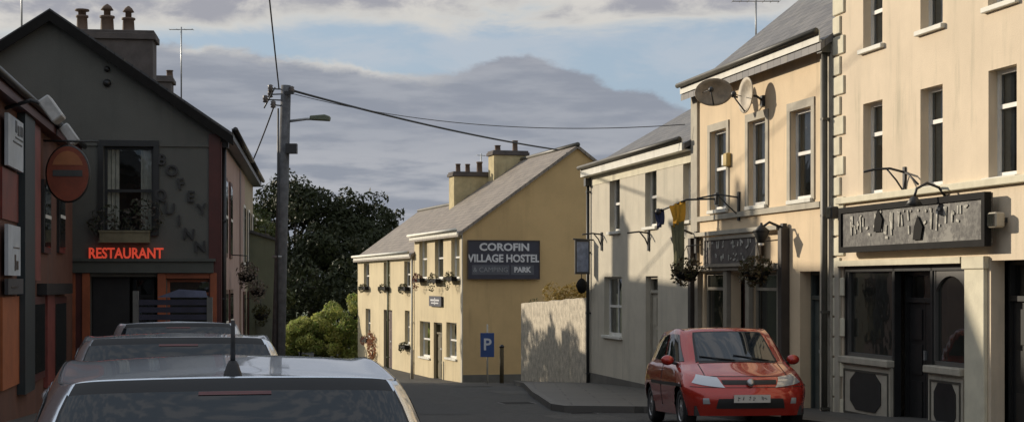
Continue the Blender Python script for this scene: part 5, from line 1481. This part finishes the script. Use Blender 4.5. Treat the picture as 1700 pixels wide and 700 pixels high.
M_tyre = mat('tyre_rubber', (0.018, 0.018, 0.018), .85, .2)
M_rim = mat('rim_alloy', (0.42, 0.42, 0.42), .3, .1, metal=.8)
M_carglass = bpy.data.materials.new('car_glass'); M_carglass.use_nodes = True
b_ = M_carglass.node_tree.nodes['Principled BSDF']; b_.inputs['Base Color'].default_value = (0.012, 0.017, 0.022, 1); b_.inputs['Roughness'].default_value = .03; b_.inputs['Specular IOR Level'].default_value = .75
M_trim = mat('black_trim', (0.015, 0.015, 0.016), .55, .15)
M_lens = bpy.data.materials.new('lamp_lens'); M_lens.use_nodes = True
b_ = M_lens.node_tree.nodes['Principled BSDF']; b_.inputs['Base Color'].default_value = (0.50, 0.52, 0.55, 1); b_.inputs['Metallic'].default_value = .55; b_.inputs['Roughness'].default_value = .18; b_.inputs['Coat Weight'].default_value = 1.0
M_redlens = mat('red_lens', (0.09, 0.006, 0.006), .15, .1, coat=1.0)
def paint(name, col, metal, flake=.05):
    m = mat(name, col, .24, flake, 1.2, metal=metal, coat=1.0)
    return m
P_silver = paint('paint_silver', (0.66, 0.73, 0.82), .86)
P_silver2 = paint('paint_silver_pale', (0.72, 0.77, 0.83), .80)
P_silver3 = mat('paint_grey_blue', (0.64, 0.69, 0.74), .36, .05, 1.2, metal=.75, coat=.4)
P_red = paint('paint_red', (0.40, 0.026, 0.015), .30)

def make_car(label, loc, heading, pm, group, roof_aerial=None, plate=None, **kw):
    """heading: direction the nose points (2D)"""
    hv = Vector(heading).normalized()
    rz = math.atan2(hv.y, hv.x) - math.pi / 2
    g0 = gz(loc[1]); 
    root = place('parked_car', label, 'car', (loc[0], loc[1], g0 + .006), rz, group)
    slope = (gz(loc[1] + hv.y) - gz(loc[1] - hv.y)) / 2
    root.rotation_euler = (math.atan(slope), 0, rz)
    S = CarShape(hatch_belts(**kw)); S.nsign = 1
    n_ = S.nrm(4, 2); S.nsign = 1 if n_.x > 0 else -1
    l = kw.get('L', 3.9) / 3.9; wd = kw.get('W', 1.68) / 1.68; h = kw.get('H', 1.45) / 1.48
    NU, NV = 128, 56
    wr = .29; ar = .345; ya = 1.19 * l
    vs = []; 
    for j in range(NV + 1):
        for i in range(NU + 1):
            p = S.at(S.nu * i / NU, S.nv * j / NV)
            for yc in (-ya, ya):
                dy, dz = p.y - yc, p.z - wr
                dd_ = math.hypot(dy, dz)
                if p.x > .5 and abs(dd_ - ar) < .022: p = Vector((p.x, yc + dy / dd_ * ar, wr + dz / dd_ * ar))
            vs.append(p)
    fs = []
    for j in range(NV):
        for i in range(NU):
            a = j * (NU + 1) + i; q = (a, a + 1, a + NU + 2, a + NU + 1)
            c = sum((vs[z] for z in q), Vector()) / 4
            if c.x > .5 and any(math.hypot(c.y - yc, c.z - wr) < ar - .004 for yc in (-ya, ya)): continue
            fs.append(q)
    k = MB(); k.smooth = True
    k.add([tuple(p) for p in vs], fs); k.add([(-p.x, p.y, p.z) for p in vs], [f[::-1] for f in fs])
    body = k.build('body', pm, root)
    me = body.data; bm = bmesh.new(); bm.from_mesh(me); bmesh.ops.remove_doubles(bm, verts=bm.verts, dist=.0008); bmesh.ops.recalc_face_normals(bm, faces=bm.faces); bm.to_mesh(me); bm.free()
    # underside and arch liners
    k = MB(); k.box(-.72 * wd, -1.75 * l, .20, .72 * wd, 1.75 * l, .34)
    for yc in (-ya, ya):
        for s in (1, -1):
            N = 16; R0 = ar + .0; xs_ = (s * .50 * wd, s * .80 * wd)
            pr = [(yc + R0 * math.cos(math.pi * (i / N * 1.16 - .08)), wr + R0 * math.sin(math.pi * (i / N * 1.16 - .08))) for i in range(N + 1)]
            vv = [(xs_[0], y, z) for y, z in pr] + [(xs_[1], y, z) for y, z in pr]
            k.add(vv + [(xs_[0], yc, wr)], [(i, i + 1, N + 2 + i, N + 1 + i) for i in range(N)] + [(i, i + 1, 2 * N + 2) for i in range(N)])
    k.build('underbody', M_trim, root)
    for yc, tn in ((-ya, 0), (ya, 0)):
        for s in (1, -1): wheel(root, s * .725 * wd, yc, wr, s, M_tyre, M_rim)
    def panel(name, polys, m, off=.006, par=root, nu=10, nv=5):
        q = MB()
        for p in polys: car_patch(q, S, p, nu, nv, off)
        return q.build(name, m, par)
    panel('rear_window', [((0, 4.10), (1.42, 4.10), (1.33, 4.96), (0, 4.96))], M_carglass, .007, nu=12)
    panel('windscreen', [((6.75, 4.04), (8, 4.02), (8, 4.94), (6.85, 4.94))], M_carglass, .007, nu=12)
    panel('windscreen_trim', [((6.62, 4.0), (6.75, 4.03), (6.85, 4.96), (6.75, 4.96)), ((6.75, 3.93), (8, 3.93), (8, 4.03), (6.75, 4.04)), ((6.75, 4.94), (8, 4.94), (8, 5.0), (6.75, 5.0))], M_trim, .005)
    panel('rear_window_trim', [((1.42, 4.08), (1.50, 4.08), (1.40, 4.99), (1.33, 4.96)), ((0, 4.03), (1.46, 4.03), (1.42, 4.10), (0, 4.10)), ((0, 4.955), (1.34, 4.955), (1.36, 5.2), (0, 5.2))], M_trim, .006)
    for sgn in (1, -1):
        def one(name, polys, m, off, nu=8, nv=5):
            q = MB()
            for p in polys: car_patch(q, S, p, nu, nv, off, both=False)
            if sgn < 0: q.v = [(-x, y, z) for x, y, z in q.v]
            return q.build(name, m, root)
        one('headlight', [((6.25, 2.40), (7.40, 2.05), (7.20, 2.95), (6.40, 3.12))], M_lens, .009)
        one('tail_light', [((1.22, 2.35), (2.10, 2.35), (1.95, 3.9), (1.30, 3.7))], M_redlens, .008)
        one('side_window', [((3.98, 4.10), (6.02, 4.08), (5.55, 4.90), (3.98, 4.90))], M_carglass, .007, 10)
        one('side_window', [((2.55, 4.12), (3.84, 4.10), (3.84, 4.90), (2.75, 4.88))], M_carglass, .007, 10)
        one('fog_lamp', [((6.75, .75), (7.0, .75), (6.98, 1.15), (6.77, 1.15))], M_lens, .006, 4, 3)
        one('door_handle', [((4.0, 3.15), (4.22, 3.15), (4.22, 3.3), (4.0, 3.3))], pm, .03)
        one('door_handle', [((2.95, 3.2), (3.12, 3.2), (3.12, 3.35), (2.95, 3.35))], pm, .03)
        one('side_moulding', [((3.3, 1.9), (5.6, 1.9), (5.6, 2.12), (3.3, 2.12))], M_trim, .010)
        # wing mirror
        mx = .80 * wd; my = .66 * l; mz = .98 * h
        q = MB(); q.ball((sgn * (mx + .09), my, mz), .10, (1.0, .62, .75), 12, 8); o = q.build('wing_mirror', pm, root)
        q = MB(); q.tube([(sgn * (mx - .10), my + .02, mz - .07), (sgn * (mx + .04), my, mz - .03)], .025, 6); q.build('mirror_stalk', M_trim, o)
        q = MB(); q.ball((sgn * (mx + .09), my - .05, mz), .075, (1.05, .2, .75), 12, 6); q.build('mirror_glass', M_carglass, o)
    q = MB(); q.lathe((0, 1.905 * l, .665 * h), (0, 1, 0.15), [(.055, 0), (.055, .012), (.02, .016)], 18); q.build('badge', M_rim, root)
    panel('grille', [((7.35, 2.35), (8, 2.35), (8, 2.75), (7.30, 2.75))], M_trim, .006)
    panel('lower_grille', [((7.15, .45), (8, .45), (8, 1.15), (7.25, 1.1))], M_trim, .005)
    panel('door_seam', [((3.86, .5), (3.90, .5), (3.88, 4.0), (3.84, 4.0)), ((5.35, .9), (5.39, .9), (5.50, 4.0), (5.46, 4.0)), ((2.62, 2.4), (2.66, 2.4), (2.58, 4.0), (2.54, 4.0)), ((6.78, 3.05), (6.82, 3.05), (6.72, 3.93), (6.68, 3.93)), ((7.0, 3.02), (8, 3.02), (8, 3.06), (7.0, 3.06))], M_trim, .003)
    # roof rails gutters: dark seam along the roof
    panel('roof_seam', [((2.1, 5.35), (5.9, 5.35), (5.9, 5.44), (2.1, 5.44))], M_trim, .003, nu=24, nv=1)
    # plates
    for sgn, zz, yy in ((1, .44, 1.975), (-1, .60, -1.965)):
        q = MB(); q.box(-.26, yy * l, zz * h - .055, .26, (yy + sgn * .012) * l, zz * h + .055); pl = q.build('number_plate', mat('plate_white', (0.50, 0.49, 0.46), .5, .05), root)
        if pm is P_red:
            g0_ = MB()
            rp = random.Random(5)
            for i in range(8):
                X = -.215 + i * .055
                if i == 2 or i == 5: continue
                for _ in range(3):
                    xa = X + rp.uniform(0, .025); za = zz * h + rp.uniform(-.032, .015)
                    if rp.random() < .55: g0_.box(xa, (yy + sgn * .0125) * l, za, xa + .009, (yy + sgn * .014) * l, min(zz * h + .034, za + rp.uniform(.02, .05)))
                    else: g0_.box(xa, (yy + sgn * .0125) * l, za, xa + .02, (yy + sgn * .014) * l, za + .01)
            g0_.build('plate_lettering', M_black, pl)
        if plate:
            Mx = Matrix.Translation((0, (yy + sgn * .014) * l, zz * h)) @ Matrix.Rotation(0 if sgn < 0 else math.pi, 4, 'Z')
            text_mesh('plate_lettering', plate, .085, Mx, M_black, pl, ext=.001, font_bold=.002)
    panel('bumper_seam', [((6.2, 2.06), (8, 2.06), (8, 2.11), (6.2, 2.11)), ((0, 2.06), (1.9, 2.06), (1.9, 2.11), (0, 2.11))], M_trim, .003, nu=16, nv=1)
    # wipers
    q = MB()
    for xo in (-.45, .05):
        q = MB(); pts_ = []
        for f in (0, .5, 1):
            X = xo + .5 * f; u = 8 - max(0, min(1.2, abs(X) / (.44 * wd))) ; v = 4.0 + .16 * f
            p = S.at(u, v) + S.nrm(u, v) * .02 * S.nsign; pts_.append((math.copysign(p.x, X), p.y, p.z))
        q.tube(pts_, .009, 5); q.build('wiper', M_trim, root)
    if roof_aerial:
        ax, ay = roof_aerial
        zt_ = 1.44 * h
        # find roof height there
        best = min((S.at(u * .1, v * .1) for u in range(0, 81) for v in range(50, 71)), key=lambda p: (p.x - abs(ax)) ** 2 + (p.y - ay) ** 2)
        q = MB(); q.lathe((ax, ay, best.z - .012), (0, 0, 1), [(.036, 0), (.034, .025), (.022, .06), (.014, .075)], 12)
        q.tube([(ax, ay, best.z + .05), (ax, ay - .02, best.z + .21)], .011, 6, .008); q.build('roof_aerial', M_trim, root)
    q = panel('brake_light', [((0, 4.91), (.24, 4.91), (.24, 4.95), (0, 4.95))], M_redlens, .010)
    return root, S

SH = (-.215, .977)      # street heading
def on(px, Y, dx=0): return ((px - HX) / FPX * Y + dx, Y)

cx1, cy1 = on(388, 5.65)
car1, S1 = make_car('silver hatchback with a short roof aerial, nearest the camera', (cx1 - .215 * 1.45, cy1 + 1.42), SH, P_silver, 'silver cars parked along the left kerb', roof_aerial=(0.0, -1.36), L=3.95, W=1.80, H=1.535)
cx2, cy2 = on(296, 10.3)
make_car('second silver hatchback in the left row, directly beyond the nearest car', (cx2 - .215 * 1.45, cy2 + 1.42), SH, P_silver2, 'silver cars parked along the left kerb', L=3.95, W=1.76, H=1.51, tail=.03)
cx3, cy3 = on(296, 16.5)
make_car('farthest grey hatchback in the left row, nearest the restaurant', (cx3 - .215 * 1.45, cy3 + 1.42), SH, P_silver3, 'silver cars parked along the left kerb', L=3.9, W=1.74, H=1.51, tail=.03)
make_car('red hatchback parked facing us on the right side of the street', (3.18, 23.8), (.10, -1), P_red, None, L=3.72, W=1.80, H=1.48)
